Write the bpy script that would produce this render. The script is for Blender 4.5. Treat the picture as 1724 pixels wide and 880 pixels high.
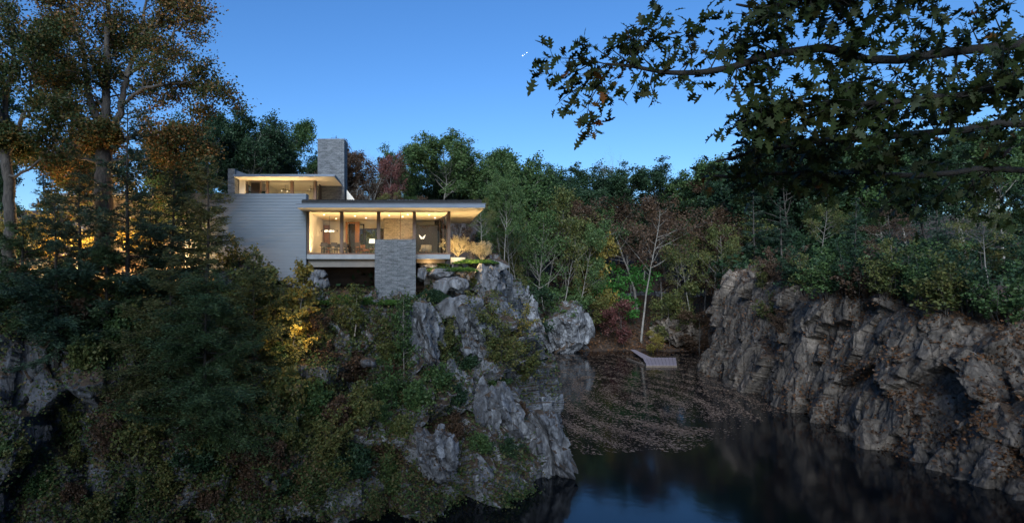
import bpy, math, random
import numpy as np
from mathutils import Vector
from mathutils.bvhtree import BVHTree

for o in list(bpy.data.objects):
    bpy.data.objects.remove(o)
SC = bpy.context.scene
COL = SC.collection
R = math.radians
WATER = -12.0

# ------------------------------------------------------------------ camera
cam_d = bpy.data.cameras.new('camera'); cam = bpy.data.objects.new('camera', cam_d); COL.objects.link(cam)
cam.location = (0, 0, 0); cam.rotation_euler = (R(90), 0, 0)
cam_d.sensor_width = 36; cam_d.lens = 1000 / 1724 * 36
cam_d.shift_x = (862 - 700) / 1724; cam_d.shift_y = 25 / 1724
cam_d.clip_start = 0.1; cam_d.clip_end = 6000
SC.camera = cam
# ------------------------------------------------------------------ world and dusk light
SUN_EL, SUN_AZ = 20, 192     # glow of the set sun, behind the camera
w = bpy.data.worlds.new('World'); SC.world = w; w.use_nodes = True
nt = w.node_tree; nt.nodes.clear()
sky = nt.nodes.new('ShaderNodeTexSky'); sky.sky_type = 'NISHITA'; sky.sun_disc = False
sky.sun_elevation = R(SUN_EL); sky.sun_rotation = R(SUN_AZ); sky.air_density = 1.0; sky.dust_density = 0.3; sky.ozone_density = 3.0
hs = nt.nodes.new('ShaderNodeHueSaturation'); hs.inputs['Saturation'].default_value = 1.16
tn = nt.nodes.new('ShaderNodeMix'); tn.data_type = 'RGBA'; tn.blend_type = 'MULTIPLY'; tn.inputs[0].default_value = 1; tn.inputs[7].default_value = (.78, .96, 1.20, 1)
bg = nt.nodes.new('ShaderNodeBackground'); bg.inputs['Strength'].default_value = 0.076
wo = nt.nodes.new('ShaderNodeOutputWorld')
nt.links.new(sky.outputs[0], hs.inputs['Color']); nt.links.new(hs.outputs[0], tn.inputs[6]); nt.links.new(tn.outputs[2], bg.inputs[0]); nt.links.new(bg.outputs[0], wo.inputs[0])
sd = bpy.data.lights.new('afterglow', 'SUN'); sd.energy = 2.8; sd.angle = R(36); sd.color = (0.80, 0.90, 1.0)
so = bpy.data.objects.new('afterglow', sd); COL.objects.link(so)
a, e = R(SUN_AZ), R(28)
v = Vector((math.sin(a) * math.cos(e), math.cos(a) * math.cos(e), math.sin(e)))
so.rotation_euler = v.to_track_quat('Z', 'Y').to_euler()
SC.view_settings.view_transform = 'Standard'; SC.view_settings.look = 'None'; SC.view_settings.exposure = 0.95
SC.view_settings.gamma = 1.0
SC.cycles.max_bounces = 6; SC.cycles.diffuse_bounces = 3; SC.cycles.glossy_bounces = 3; SC.cycles.transmission_bounces = 3
SC.cycles.transparent_max_bounces = 12; SC.cycles.sample_clamp_indirect = 6

# ------------------------------------------------------------------ helpers
def P(px, py, Y):
    return np.array([(px - 700) * Y / 1000.0, Y, (465 - py) * Y / 1000.0])

def tag(o, label=None, cat=None, group=None, kind=None):
    if label: o['label'] = label
    if cat: o['category'] = cat
    if group: o['group'] = group
    if kind: o['kind'] = kind
    return o

def empty(name, loc, label, cat, group=None, rz=0):
    o = bpy.data.objects.new(name, None); COL.objects.link(o)
    o.location = loc; o.rotation_euler = (0, 0, rz); o.empty_display_size = 0.3
    return tag(o, label, cat, group)

def link(name, me, mat=None, parent=None):
    o = bpy.data.objects.new(name, me)
    if mat is not None: me.materials.append(mat)
    COL.objects.link(o)
    if parent is not None: o.parent = parent
    return o

def world_loc(o):
    v = Vector((0, 0, 0))
    while o is not None:
        v = v + o.location; o = o.parent
    return v

def mesh_np(name, V, F, smooth=False):
    """V (n,3), F (m,k) uniform polygons"""
    V = np.asarray(V, dtype=np.float32); F = np.asarray(F, dtype=np.int32)
    me = bpy.data.meshes.new(name)
    me.vertices.add(len(V)); me.vertices.foreach_set('co', V.ravel())
    k = F.shape[1]
    me.loops.add(F.size); me.loops.foreach_set('vertex_index', F.ravel())
    me.polygons.add(len(F)); me.polygons.foreach_set('loop_start', np.arange(0, F.size, k, dtype=np.int32))
    me.polygons.foreach_set('loop_total', np.full(len(F), k, dtype=np.int32))
    if smooth: me.polygons.foreach_set('use_smooth', np.ones(len(F), dtype=bool))
    me.update(calc_edges=True)
    return me

class MB:
    def __init__(s): s.v = []; s.f = []
    def add(s, V, F):
        n = len(s.v); s.v += [tuple(p) for p in V]; s.f += [tuple(i + n for i in f) for f in F]; return s
    def box(s, x0, x1, y0, y1, z0, z1):
        V = [(x, y, z) for z in (z0, z1) for y in (y0, y1) for x in (x0, x1)]
        return s.add(V, [(0, 2, 3, 1), (4, 5, 7, 6), (0, 1, 5, 4), (2, 6, 7, 3), (0, 4, 6, 2), (1, 3, 7, 5)])
    def prism(s, poly, y0, y1):
        """poly in (x,z), extruded in y"""
        n = len(poly)
        V = [(x, y0, z) for x, z in poly] + [(x, y1, z) for x, z in poly]
        F = [tuple(range(n)), tuple(range(2 * n - 1, n - 1, -1))]
        for i in range(n):
            j = (i + 1) % n; F.append((i, i + n, j + n, j))
        return s.add(V, F)
    def tube(s, pts, rad, n=8, cap=True):
        pts = [np.array(p, float) for p in pts]
        if not hasattr(rad, '__len__'): rad = [rad] * len(pts)
        V = []; 
        for i, p in enumerate(pts):
            d = pts[min(i + 1, len(pts) - 1)] - pts[max(i - 1, 0)]
            d = d / (np.linalg.norm(d) + 1e-9)
            a = np.cross(d, (0, 0, 1) if abs(d[2]) < .9 else (1, 0, 0)); a /= np.linalg.norm(a); b = np.cross(d, a)
            for k in range(n):
                t = 2 * math.pi * k / n
                V.append(p + rad[i] * (math.cos(t) * a + math.sin(t) * b))
        F = []
        for i in range(len(pts) - 1):
            for k in range(n):
                k2 = (k + 1) % n
                F.append((i * n + k, i * n + k2, (i + 1) * n + k2, (i + 1) * n + k))
        if cap: F += [tuple(range(n)), tuple(range((len(pts) - 1) * n, len(pts) * n))]
        return s.add(V, F)
    def lathe(s, prof, c=(0, 0, 0), n=16):
        """prof list of (r,z)"""
        V = []; F = []
        for r, z in prof:
            for k in range(n):
                t = 2 * math.pi * k / n; V.append((c[0] + max(r, .001) * math.cos(t), c[1] + max(r, .001) * math.sin(t), c[2] + z))
        for i in range(len(prof) - 1):
            for k in range(n):
                k2 = (k + 1) % n; F.append((i * n + k, i * n + k2, (i + 1) * n + k2, (i + 1) * n + k))
        return s.add(V, F)
    def ball(s, c, r, n=12, sz=1.0):
        prof = [(r * math.sin(math.pi * i / 8), -r * sz * math.cos(math.pi * i / 8)) for i in range(9)]
        return s.lathe(prof, c, n)
    def build(s, name, mat, parent=None, smooth=False, bevel=0):
        off = np.array(world_loc(parent)) if parent is not None else np.zeros(3)
        me = bpy.data.meshes.new(name)
        me.from_pydata([tuple(np.array(p) - off) for p in s.v], [], s.f)
        me.validate(); 
        if smooth:
            for p in me.polygons: p.use_smooth = True
        me.update()
        o = link(name, me, mat, parent)
        if bevel:
            m = o.modifiers.new('bevel', 'BEVEL'); m.width = bevel; m.segments = 2; m.limit_method = 'ANGLE'
        return o

def part(name, mat, parent, *boxes, bevel=0):
    m = MB()
    for b in boxes: m.box(*b)
    return m.build(name, mat, parent, bevel=bevel)

# vectorised noise
def _hash(ix, iy, iz, seed):
    h = (ix * 374761393 + iy * 668265263 + iz * 2147483647 + seed * 974634777) & 0xffffffff
    h = ((h ^ (h >> 13)) * 1274126177) & 0xffffffff
    h = ((h ^ (h >> 16)) * 2246822519) & 0xffffffff
    return ((h ^ (h >> 15)) & 0xffffff) / float(0xffffff)
def vnoise(Q, seed=0):
    Q = np.asarray(Q, float); i = np.floor(Q).astype(np.int64); f = Q - i; f = f * f * (3 - 2 * f)
    r = 0
    for dx in (0, 1):
        for dy in (0, 1):
            for dz in (0, 1):
                wgt = (f[..., 0] if dx else 1 - f[..., 0]) * (f[..., 1] if dy else 1 - f[..., 1]) * (f[..., 2] if dz else 1 - f[..., 2])
                r = r + wgt * _hash(i[..., 0] + dx, i[..., 1] + dy, i[..., 2] + dz, seed)
    return r * 2 - 1
def fbm(Q, seed=0, oct=4):
    Q = np.asarray(Q, float); r = 0; a = .5
    for k in range(oct):
        r = r + a * vnoise(Q * (2 ** k) + k * 17.3, seed + k); a *= .5
    return r
def blocky(Q, size, seed, tilt=.35, squash=(1, 1, 1)):
    """offset by fractured blocks: nearest random seed, each block with its own height and tilt"""
    rng = np.random.default_rng(seed)
    S = np.asarray(Q, float) / size * np.array(squash)
    shape = S.shape[:-1]; S = S.reshape(-1, 3); base = np.floor(S).astype(np.int64)
    best = np.full(len(S), 1e9); val = np.zeros(len(S))
    for dx in (-1, 0, 1):
        for dy in (-1, 0, 1):
            for dz in (-1, 0, 1):
                c = base + (dx, dy, dz)
                j = np.stack([_hash(c[:, 0], c[:, 1], c[:, 2], seed + k) for k in range(7)], -1)
                s = c + j[:, :3]
                d = ((S - s) ** 2).sum(-1)
                vv = (j[:, 3] * 2 - 1) + ((S - s) * (j[:, 4:7] * 2 - 1)).sum(-1) * tilt * 2
                m = d < best; best = np.where(m, d, best); val = np.where(m, vv, val)
    return (val * size).reshape(shape)

# ------------------------------------------------------------------ materials
def newmat(name):
    m = bpy.data.materials.new(name); m.use_nodes = True; nt = m.node_tree
    for n in list(nt.nodes):
        if n.type != 'OUTPUT_MATERIAL': nt.nodes.remove(n)
    out = [n for n in nt.nodes if n.type == 'OUTPUT_MATERIAL'][0]
    return m, nt, out
def N(nt, t, **kw):
    n = nt.nodes.new(t)
    for k, v in kw.items():
        if k in n.inputs: n.inputs[k].default_value = v
        else: setattr(n, k, v)
    return n
def c4(c): return (c[0], c[1], c[2], 1)
def ramp(nt, fac, stops):
    r = nt.nodes.new('ShaderNodeValToRGB'); els = r.color_ramp.elements
    while len(els) < len(stops): els.new(.5)
    for el, (p, c) in zip(els, stops): el.position = p; el.color = c4(c)
    if fac is not None: nt.links.new(fac, r.inputs[0])
    return r
def math_n(nt, op, a, b=None):
    n = nt.nodes.new('ShaderNodeMath'); n.operation = op
    for i, x in enumerate((a, b)):
        if x is None: continue
        if hasattr(x, 'is_linked') or hasattr(x, 'links'): nt.links.new(x, n.inputs[i])
        else: n.inputs[i].default_value = x
    return n.outputs[0]

def noisy(name, c0, c1, scale=4, rough=.7, bump=.2, metal=0, stretch=(1, 1, 1), bscale=None, spec=.5):
    m, nt, out = newmat(name)
    tc = N(nt, 'ShaderNodeTexCoord'); mp = N(nt, 'ShaderNodeMapping'); mp.inputs['Scale'].default_value = stretch
    nt.links.new(tc.outputs['Object'], mp.inputs[0])
    nz = N(nt, 'ShaderNodeTexNoise', Scale=scale, Detail=6.0, Roughness=.65); nt.links.new(mp.outputs[0], nz.inputs['Vector'])
    rp = ramp(nt, nz.outputs['Fac'], [(.3, c0), (.7, c1)])
    b = N(nt, 'ShaderNodeBsdfPrincipled', Roughness=rough, Metallic=metal); b.inputs['Specular IOR Level'].default_value = spec
    nt.links.new(rp.outputs[0], b.inputs['Base Color'])
    if bump:
        n2 = N(nt, 'ShaderNodeTexNoise', Scale=bscale or scale * 4, Detail=4.0); nt.links.new(mp.outputs[0], n2.inputs['Vector'])
        bp = N(nt, 'ShaderNodeBump', Strength=bump, Distance=.05); nt.links.new(n2.outputs['Fac'], bp.inputs['Height']); nt.links.new(bp.outputs[0], b.inputs['Normal'])
    nt.links.new(b.outputs[0], out.inputs[0])
    return m

def leafmat(name, cols, trans=.3, nscale=.35, rough=.55):
    m, nt, out = newmat(name)
    g = N(nt, 'ShaderNodeNewGeometry'); tc = N(nt, 'ShaderNodeTexCoord')
    nz = N(nt, 'ShaderNodeTexNoise', Scale=nscale, Detail=2.0); nt.links.new(tc.outputs['Object'], nz.inputs['Vector'])
    oi = N(nt, 'ShaderNodeObjectInfo')
    f = math_n(nt, 'ADD', math_n(nt, 'MULTIPLY', g.outputs['Random Per Island'], .55), math_n(nt, 'MULTIPLY', nz.outputs['Fac'], .75))
    f = math_n(nt, 'ADD', f, math_n(nt, 'MULTIPLY', oi.outputs['Random'], .2)); f = math_n(nt, 'SUBTRACT', f, .25)
    n = len(cols); rp = ramp(nt, f, [((i + .5) / n, c) for i, c in enumerate(cols)])
    b = N(nt, 'ShaderNodeBsdfPrincipled', Roughness=rough); b.inputs['Specular IOR Level'].default_value = .25
    t = N(nt, 'ShaderNodeBsdfTranslucent'); mx = N(nt, 'ShaderNodeMixShader'); mx.inputs[0].default_value = trans
    nt.links.new(rp.outputs[0], b.inputs['Base Color']); nt.links.new(rp.outputs[0], t.inputs[0])
    nt.links.new(b.outputs[0], mx.inputs[1]); nt.links.new(t.outputs[0], mx.inputs[2]); nt.links.new(mx.outputs[0], out.inputs[0])
    return m

def emit(name, col, s):
    m, nt, out = newmat(name); e = N(nt, 'ShaderNodeEmission', Strength=s); e.inputs[0].default_value = c4(col)
    nt.links.new(e.outputs[0], out.inputs[0]); return m

def rockmat(name, dark, mid, light, soil=((.035, .022, .014), (.09, .055, .03)), soilz=.62, scale=1.0, vert=.45):
    m, nt, out = newmat(name)
    tc = N(nt, 'ShaderNodeTexCoord'); mp = N(nt, 'ShaderNodeMapping'); mp.inputs['Scale'].default_value = (scale, scale, scale * vert)
    nt.links.new(tc.outputs['Object'], mp.inputs[0])
    n1 = N(nt, 'ShaderNodeTexNoise', Scale=.9, Detail=9.0, Roughness=.72, Distortion=.6); nt.links.new(mp.outputs[0], n1.inputs['Vector'])
    rp = ramp(nt, n1.outputs['Fac'], [(.33, dark), (.5, mid), (.66, light)])
    n3 = N(nt, 'ShaderNodeTexNoise', Scale=5.0, Detail=6.0, Roughness=.7); nt.links.new(mp.outputs[0], n3.inputs['Vector'])
    r3 = ramp(nt, n3.outputs['Fac'], [(.35, (.45, .42, .40)), (.62, (1.1, 1.1, 1.12))])
    mu = N(nt, 'ShaderNodeMix', data_type='RGBA', blend_type='MULTIPLY'); mu.inputs[0].default_value = .85
    nt.links.new(rp.outputs[0], mu.inputs[6]); nt.links.new(r3.outputs[0], mu.inputs[7])
    vo = N(nt, 'ShaderNodeTexVoronoi', Scale=.9, feature='DISTANCE_TO_EDGE')
    ad = N(nt, 'ShaderNodeMix', data_type='VECTOR'); ad.inputs[0].default_value = .25
    nt.links.new(mp.outputs[0], ad.inputs[4]); nt.links.new(n1.outputs['Color'], ad.inputs[5]); nt.links.new(ad.outputs[1], vo.inputs['Vector'])
    cr = ramp(nt, vo.outputs['Distance'], [(.0, (.35, .33, .32)), (.045, (1, 1, 1))])
    m2 = N(nt, 'ShaderNodeMix', data_type='RGBA', blend_type='MULTIPLY'); m2.inputs[0].default_value = .8
    nt.links.new(mu.outputs[2], m2.inputs[6]); nt.links.new(cr.outputs[0], m2.inputs[7])
    # soil and fallen leaves on ledges
    g = N(nt, 'ShaderNodeNewGeometry'); sx = N(nt, 'ShaderNodeSeparateXYZ'); nt.links.new(g.outputs['Normal'], sx.inputs[0])
    nn = N(nt, 'ShaderNodeTexNoise', Scale=2.0, Detail=5.0); nt.links.new(tc.outputs['Object'], nn.inputs['Vector'])
    s = math_n(nt, 'ADD', sx.outputs['Z'], math_n(nt, 'MULTIPLY', math_n(nt, 'SUBTRACT', nn.outputs['Fac'], .5), .7))
    sm = ramp(nt, s, [(soilz - .06, (0, 0, 0)), (soilz + .06, (1, 1, 1))])
    n4 = N(nt, 'ShaderNodeTexNoise', Scale=14.0, Detail=5.0, Roughness=.8); nt.links.new(tc.outputs['Object'], n4.inputs['Vector'])
    sc = ramp(nt, n4.outputs['Fac'], [(.38, soil[0]), (.62, soil[1])])
    m3 = N(nt, 'ShaderNodeMix', data_type='RGBA'); nt.links.new(sm.outputs[0], m3.inputs[0]); nt.links.new(m2.outputs[2], m3.inputs[6]); nt.links.new(sc.outputs[0], m3.inputs[7])
    b = N(nt, 'ShaderNodeBsdfPrincipled', Roughness=.75); nt.links.new(m3.outputs[2], b.inputs['Base Color'])
    v2 = N(nt, 'ShaderNodeTexVoronoi', Scale=2.3, feature='F1'); nt.links.new(ad.outputs[1], v2.inputs['Vector'])
    sc_ = N(nt, 'ShaderNodeSeparateColor'); nt.links.new(v2.outputs['Color'], sc_.inputs[0])
    crk = math_n(nt, 'MINIMUM', math_n(nt, 'MULTIPLY', vo.outputs['Distance'], 10.0), 1.0)
    h = math_n(nt, 'ADD', math_n(nt, 'ADD', math_n(nt, 'MULTIPLY', n3.outputs['Fac'], .8), n1.outputs['Fac']), math_n(nt, 'ADD', math_n(nt, 'MULTIPLY', sc_.outputs[0], .7), math_n(nt, 'MULTIPLY', crk, .6)))
    bp = N(nt, 'ShaderNodeBump', Strength=.8, Distance=.18); nt.links.new(h, bp.inputs['Height']); nt.links.new(bp.outputs[0], b.inputs['Normal'])
    nt.links.new(b.outputs[0], out.inputs[0])
    return m

def stonemat(name, c0, c1, c2, row=.052, width=.42, warm=None):
    m, nt, out = newmat(name)
    tc = N(nt, 'ShaderNodeTexCoord'); mp = N(nt, 'ShaderNodeMapping')
    # x along the face, z up: fold x+y into one axis so side faces course too
    sp = N(nt, 'ShaderNodeSeparateXYZ'); nt.links.new(tc.outputs['Object'], sp.inputs[0])
    cb = N(nt, 'ShaderNodeCombineXYZ'); nt.links.new(math_n(nt, 'ADD', sp.outputs[0], sp.outputs[1]), cb.inputs[0]); nt.links.new(sp.outputs[2], cb.inputs[1])
    br = N(nt, 'ShaderNodeTexBrick', Scale=1.0); br.inputs['Brick Width'].default_value = width; br.inputs['Row Height'].default_value = row
    br.inputs['Mortar Size'].default_value = .008; br.inputs['Bias'].default_value = 0; br.offset = .37; br.squash = .6; br.squash_frequency = 3
    br.inputs['Color1'].default_value = c4(c0); br.inputs['Color2'].default_value = c4(c1); br.inputs['Mortar'].default_value = (.03, .03, .03, 1)
    nt.links.new(cb.outputs[0], br.inputs['Vector'])
    mp.inputs['Scale'].default_value = (1, 3.2, 1); nt.links.new(cb.outputs[0], mp.inputs[0])
    nz = N(nt, 'ShaderNodeTexNoise', Scale=1.6, Detail=6.0, Roughness=.7); nt.links.new(mp.outputs[0], nz.inputs['Vector'])
    rp = ramp(nt, nz.outputs['Fac'], [(.3, (.5, .5, .5)), (.52, (1, 1, 1)), (.7, c2)])
    mu = N(nt, 'ShaderNodeMix', data_type='RGBA', blend_type='MULTIPLY'); mu.inputs[0].default_value = 1
    nt.links.new(br.outputs['Color'], mu.inputs[6]); nt.links.new(rp.outputs[0], mu.inputs[7])
    b = N(nt, 'ShaderNodeBsdfPrincipled', Roughness=.8); nt.links.new(mu.outputs[2], b.inputs['Base Color'])
    bp = N(nt, 'ShaderNodeBump', Strength=.9, Distance=.03)
    nt.links.new(math_n(nt, 'SUBTRACT', nz.outputs['Fac'], math_n(nt, 'MULTIPLY', br.outputs['Fac'], .8)), bp.inputs['Height']); nt.links.new(bp.outputs[0], b.inputs['Normal'])
    nt.links.new(b.outputs[0], out.inputs[0]); return m

def glassmat(name, tint=(1, 1, 1)):
    m, nt, out = newmat(name)
    t = N(nt, 'ShaderNodeBsdfTransparent'); t.inputs[0].default_value = c4(tint)
    g = N(nt, 'ShaderNodeBsdfGlossy', Roughness=.02); f = N(nt, 'ShaderNodeFresnel', IOR=1.22); mx = N(nt, 'ShaderNodeMixShader')
    nt.links.new(f.outputs[0], mx.inputs[0]); nt.links.new(t.outputs[0], mx.inputs[1]); nt.links.new(g.outputs[0], mx.inputs[2]); nt.links.new(mx.outputs[0], out.inputs[0]); return m

M = {}
M['bark'] = noisy('bark', (.022, .018, .015), (.10, .085, .072), 7, .9, 1.0, stretch=(1, 1, .25))
M['bark_pale'] = noisy('bark_pale', (.10, .09, .075), (.30, .27, .235), 4, .85, .6, stretch=(1, 1, .3))
M['bark_dark'] = noisy('bark_dark', (.010, .008, .006), (.03, .025, .02), 6, .9, .8, stretch=(1, 1, .3))
M['lf_green'] = leafmat('leaf_green', [(.025, .055, .022), (.05, .095, .03), (.08, .13, .04), (.11, .15, .05)])
M['lf_dark'] = leafmat('leaf_dark', [(.014, .034, .018), (.028, .058, .026), (.045, .082, .034)])
M['lf_olive'] = leafmat('leaf_olive', [(.045, .065, .02), (.085, .105, .03), (.13, .13, .038), (.17, .13, .042)])
M['lf_yellow'] = leafmat('leaf_yellow', [(.10, .10, .025), (.20, .17, .04), (.27, .21, .05), (.30, .19, .04)])
M['lf_rust'] = leafmat('leaf_rust', [(.045, .034, .022), (.085, .05, .03), (.12, .07, .04)])
M['lf_red'] = leafmat('leaf_red', [(.08, .035, .03), (.14, .05, .045), (.18, .08, .06)])
M['lf_pine_olive'] = leafmat('leaf_pine_olive', [(.025, .04, .016), (.055, .07, .024), (.085, .09, .032), (.11, .095, .035)], .2)
M['lf_lime'] = leafmat('leaf_lime', [(.03, .10, .02), (.05, .17, .03), (.08, .22, .04)])
M['lf_pine'] = leafmat('leaf_pine', [(.012, .030, .020), (.026, .052, .032), (.045, .078, .042)], .15)
M['lf_pine2'] = leafmat('leaf_pine_light', [(.020, .040, .018), (.04, .07, .028), (.06, .09, .034)], .15)
M['lf_oak'] = leafmat('leaf_oak_autumn', [(.015, .035, .012), (.035, .06, .018), (.07, .075, .022), (.15, .09, .028), (.38, .17, .06)], .35, .13)
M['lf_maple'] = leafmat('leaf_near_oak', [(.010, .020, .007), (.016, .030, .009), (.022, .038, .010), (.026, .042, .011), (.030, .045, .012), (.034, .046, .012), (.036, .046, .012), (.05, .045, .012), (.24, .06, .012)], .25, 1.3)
M['lf_ivy'] = leafmat('leaf_cover', [(.016, .034, .013), (.04, .072, .023), (.066, .105, .03), (.105, .11, .038), (.14, .095, .045), (.10, .05, .03)], .25, .55)
M['lf_ground'] = leafmat('leaf_evergreen_cover', [(.02, .05, .012), (.05, .11, .02), (.08, .16, .03)], .2, 1.5)
M['lf_gold'] = leafmat('leaf_gold', [(.36, .29, .15), (.50, .42, .25), (.60, .53, .36)], .3, 1.5)
M['lf_litter'] = leafmat('leaf_fallen', [(.03, .018, .012), (.08, .04, .02), (.13, .065, .03), (.17, .07, .025)], .1, .3)
M['lf_float'] = leafmat('leaf_floating', [(.09, .055, .036), (.19, .12, .08), (.32, .22, .15)], .1, .3)
M['rock'] = rockmat('rock', (.05, .05, .055), (.15, .155, .165), (.34, .35, .365))
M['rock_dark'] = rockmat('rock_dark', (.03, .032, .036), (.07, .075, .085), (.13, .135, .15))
M['rock_tan'] = rockmat('rock_tan', (.04, .031, .024), (.13, .105, .08), (.27, .215, .165), soil=((.035, .024, .014), (.10, .055, .028)), soilz=.72)
M['boulder'] = rockmat('boulder', (.08, .08, .082), (.17, .172, .18), (.30, .30, .31), soilz=1.3)
M['ground'] = noisy('ground', (.018, .012, .008), (.075, .042, .024), 3, .95, .8, bscale=9)
M['water'] = None
M['siding'] = noisy('siding', (.125, .155, .19), (.15, .183, .22), 1.2, .55, .1, stretch=(.4, 1, 3))
M['metal'] = noisy('roof_metal', (.10, .13, .17), (.14, .17, .22), 1, .4, 0)
M['sedum'] = noisy('roof_planting', (.012, .013, .014), (.035, .035, .035), 8, .95, .8)
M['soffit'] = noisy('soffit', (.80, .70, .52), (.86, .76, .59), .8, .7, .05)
M['plaster'] = noisy('plaster', (.76, .71, .62), (.82, .77, .68), .7, .8, .05)
M['concrete'] = noisy('concrete', (.22, .23, .24), (.32, .33, .34), 2, .7, .15)
M['taupe'] = noisy('taupe_panel', (.15, .13, .115), (.19, .165, .14), 2, .6, .05)
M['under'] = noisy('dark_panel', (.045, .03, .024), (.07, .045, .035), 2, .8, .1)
M['wood'] = noisy('wood', (.17, .065, .025), (.30, .12, .045), 3, .45, .1, stretch=(8, 8, .6))
M['wood_dark'] = noisy('wood_dark', (.014, .007, .005), (.035, .015, .009), 3, .4, .1, stretch=(8, 8, .6))
M['wood_floor'] = noisy('wood_floor', (.30, .17, .08), (.42, .25, .12), 2, .4, .05, stretch=(.5, 6, 1))
M['bronze'] = noisy('bronze_post', (.085, .050, .032), (.13, .075, .048), 2, .45, .03)
M['stone'] = stonemat('ledgestone', (.16, .17, .18), (.29, .30, .31), (1.25, 1.25, 1.25))
M['stone_in'] = stonemat('ledgestone_warm', (.38, .32, .25), (.56, .48, .38), (1.15, 1.15, 1.15))
M['glass'] = glassmat('glass', (.96, .97, .95))
M['fabric'] = noisy('fabric', (.22, .20, .17), (.30, .28, .24), 8, .9, .2)
M['black'] = noisy('black_metal', (.01, .01, .01), (.02, .02, .02), 4, .4, 0)
M['dock'] = noisy('dock_boards', (.17, .135, .15), (.27, .22, .24), 3, .8, .2, stretch=(.5, 6, 1))
M['dock_side'] = noisy('dock_side', (.10, .075, .06), (.17, .13, .10), 3, .8, .2)
M['lamp'] = emit('lamp_glow', (1, .80, .55), 9)
M['lamp_soft'] = emit('lamp_shade_glow', (1, .80, .55), 1.15)
M['star'] = emit('star', (.85, .93, 1), 2.2)

def watermat():
    m, nt, out = newmat('water')
    b = N(nt, 'ShaderNodeBsdfPrincipled', Roughness=.085, IOR=1.333); b.inputs['Base Color'].default_value = (.0025, .004, .0055, 1)
    tc = N(nt, 'ShaderNodeTexCoord'); nz = N(nt, 'ShaderNodeTexNoise', Scale=.8, Detail=3.0); nt.links.new(tc.outputs['Object'], nz.inputs['Vector'])
    bp = N(nt, 'ShaderNodeBump', Strength=.05, Distance=.10); nt.links.new(nz.outputs['Fac'], bp.inputs['Height']); nt.links.new(bp.outputs[0], b.inputs['Normal'])
    nt.links.new(b.outputs[0], out.inputs[0]); return m
M['water'] = watermat()

# ------------------------------------------------------------------ terrain
def sstep(a, b, x):
    t = np.clip((x - a) / (b - a), 0, 1); return t * t * (3 - 2 * t)

def catmull(Pts, n):
    """Pts (k,...) -> (n,...) smooth"""
    k = len(Pts); t = np.linspace(0, k - 1, n); i = np.clip(np.floor(t).astype(int), 0, k - 2); f = (t - i).reshape((-1,) + (1,) * (Pts.ndim - 1))
    g = lambda j: Pts[np.clip(j, 0, k - 1)]
    p0, p1, p2, p3 = g(i - 1), g(i), g(i + 1), g(i + 2)
    tau = .35
    m1, m2 = (p2 - p0) * tau, (p3 - p1) * tau
    return (2 * f**3 - 3 * f**2 + 1) * p1 + (f**3 - 2 * f**2 + f) * m1 + (-2 * f**3 + 3 * f**2) * p2 + (f**3 - f**2) * m2

def curtain(name, cols, nu, nv, mat, big=1.0, seed=3, label=None, amp=1.0, topfade=.15):
    A = np.array(cols, float)                # (cols, rows, 3)
    G = catmull(A, nu); G = catmull(np.swapaxes(G, 0, 1), nv); G = np.swapaxes(G, 0, 1)
    du = np.gradient(G, axis=0); dv = np.gradient(G, axis=1)
    n = np.cross(du, dv); n /= np.linalg.norm(n, axis=-1, keepdims=True) + 1e-9
    # face the quarry (towards camera side / lake)
    c = np.array([6.0, 15.0, -2.0]); s = np.sign(((c - G) * n).sum(-1, keepdims=True).mean()); n = n * s
    n[..., 2] *= .5
    n /= np.linalg.norm(n, axis=-1, keepdims=True) + 1e-9
    W = G + np.stack([fbm(G * .5, seed + k, 3) for k in (50, 60, 70)], -1) * .9
    W = G + np.stack([fbm(G * .4, seed + k, 2) for k in (50, 60, 70)], -1) * .5
    d = blocky(W, 3.2 * big, seed, .8, (1, 1, .42)) * .30 + blocky(W, 1.3 * big, seed + 9, 1.0, (1, 1, .42)) * .25 + blocky(W, .5 * big, seed + 19, 1.0, (1, 1, .5)) * .18
    d += fbm(G * .2, seed + 31, 3) * .9 * big
    t = np.linspace(0, 1, nv)[None, :]
    d = d * sstep(0, topfade, t) * amp
    G2 = G + n * d[..., None]
    idx = np.arange(nu * nv).reshape(nu, nv)
    F = np.stack([idx[:-1, :-1], idx[1:, :-1], idx[1:, 1:], idx[:-1, 1:]], -1).reshape(-1, 4)
    if s > 0: F = F[:, ::-1]
    me = mesh_np(name, G2.reshape(-1, 3), F)
    o = link(name, me, mat); tag(o, label, None, None, 'structure')
    return o, G2, n

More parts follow.
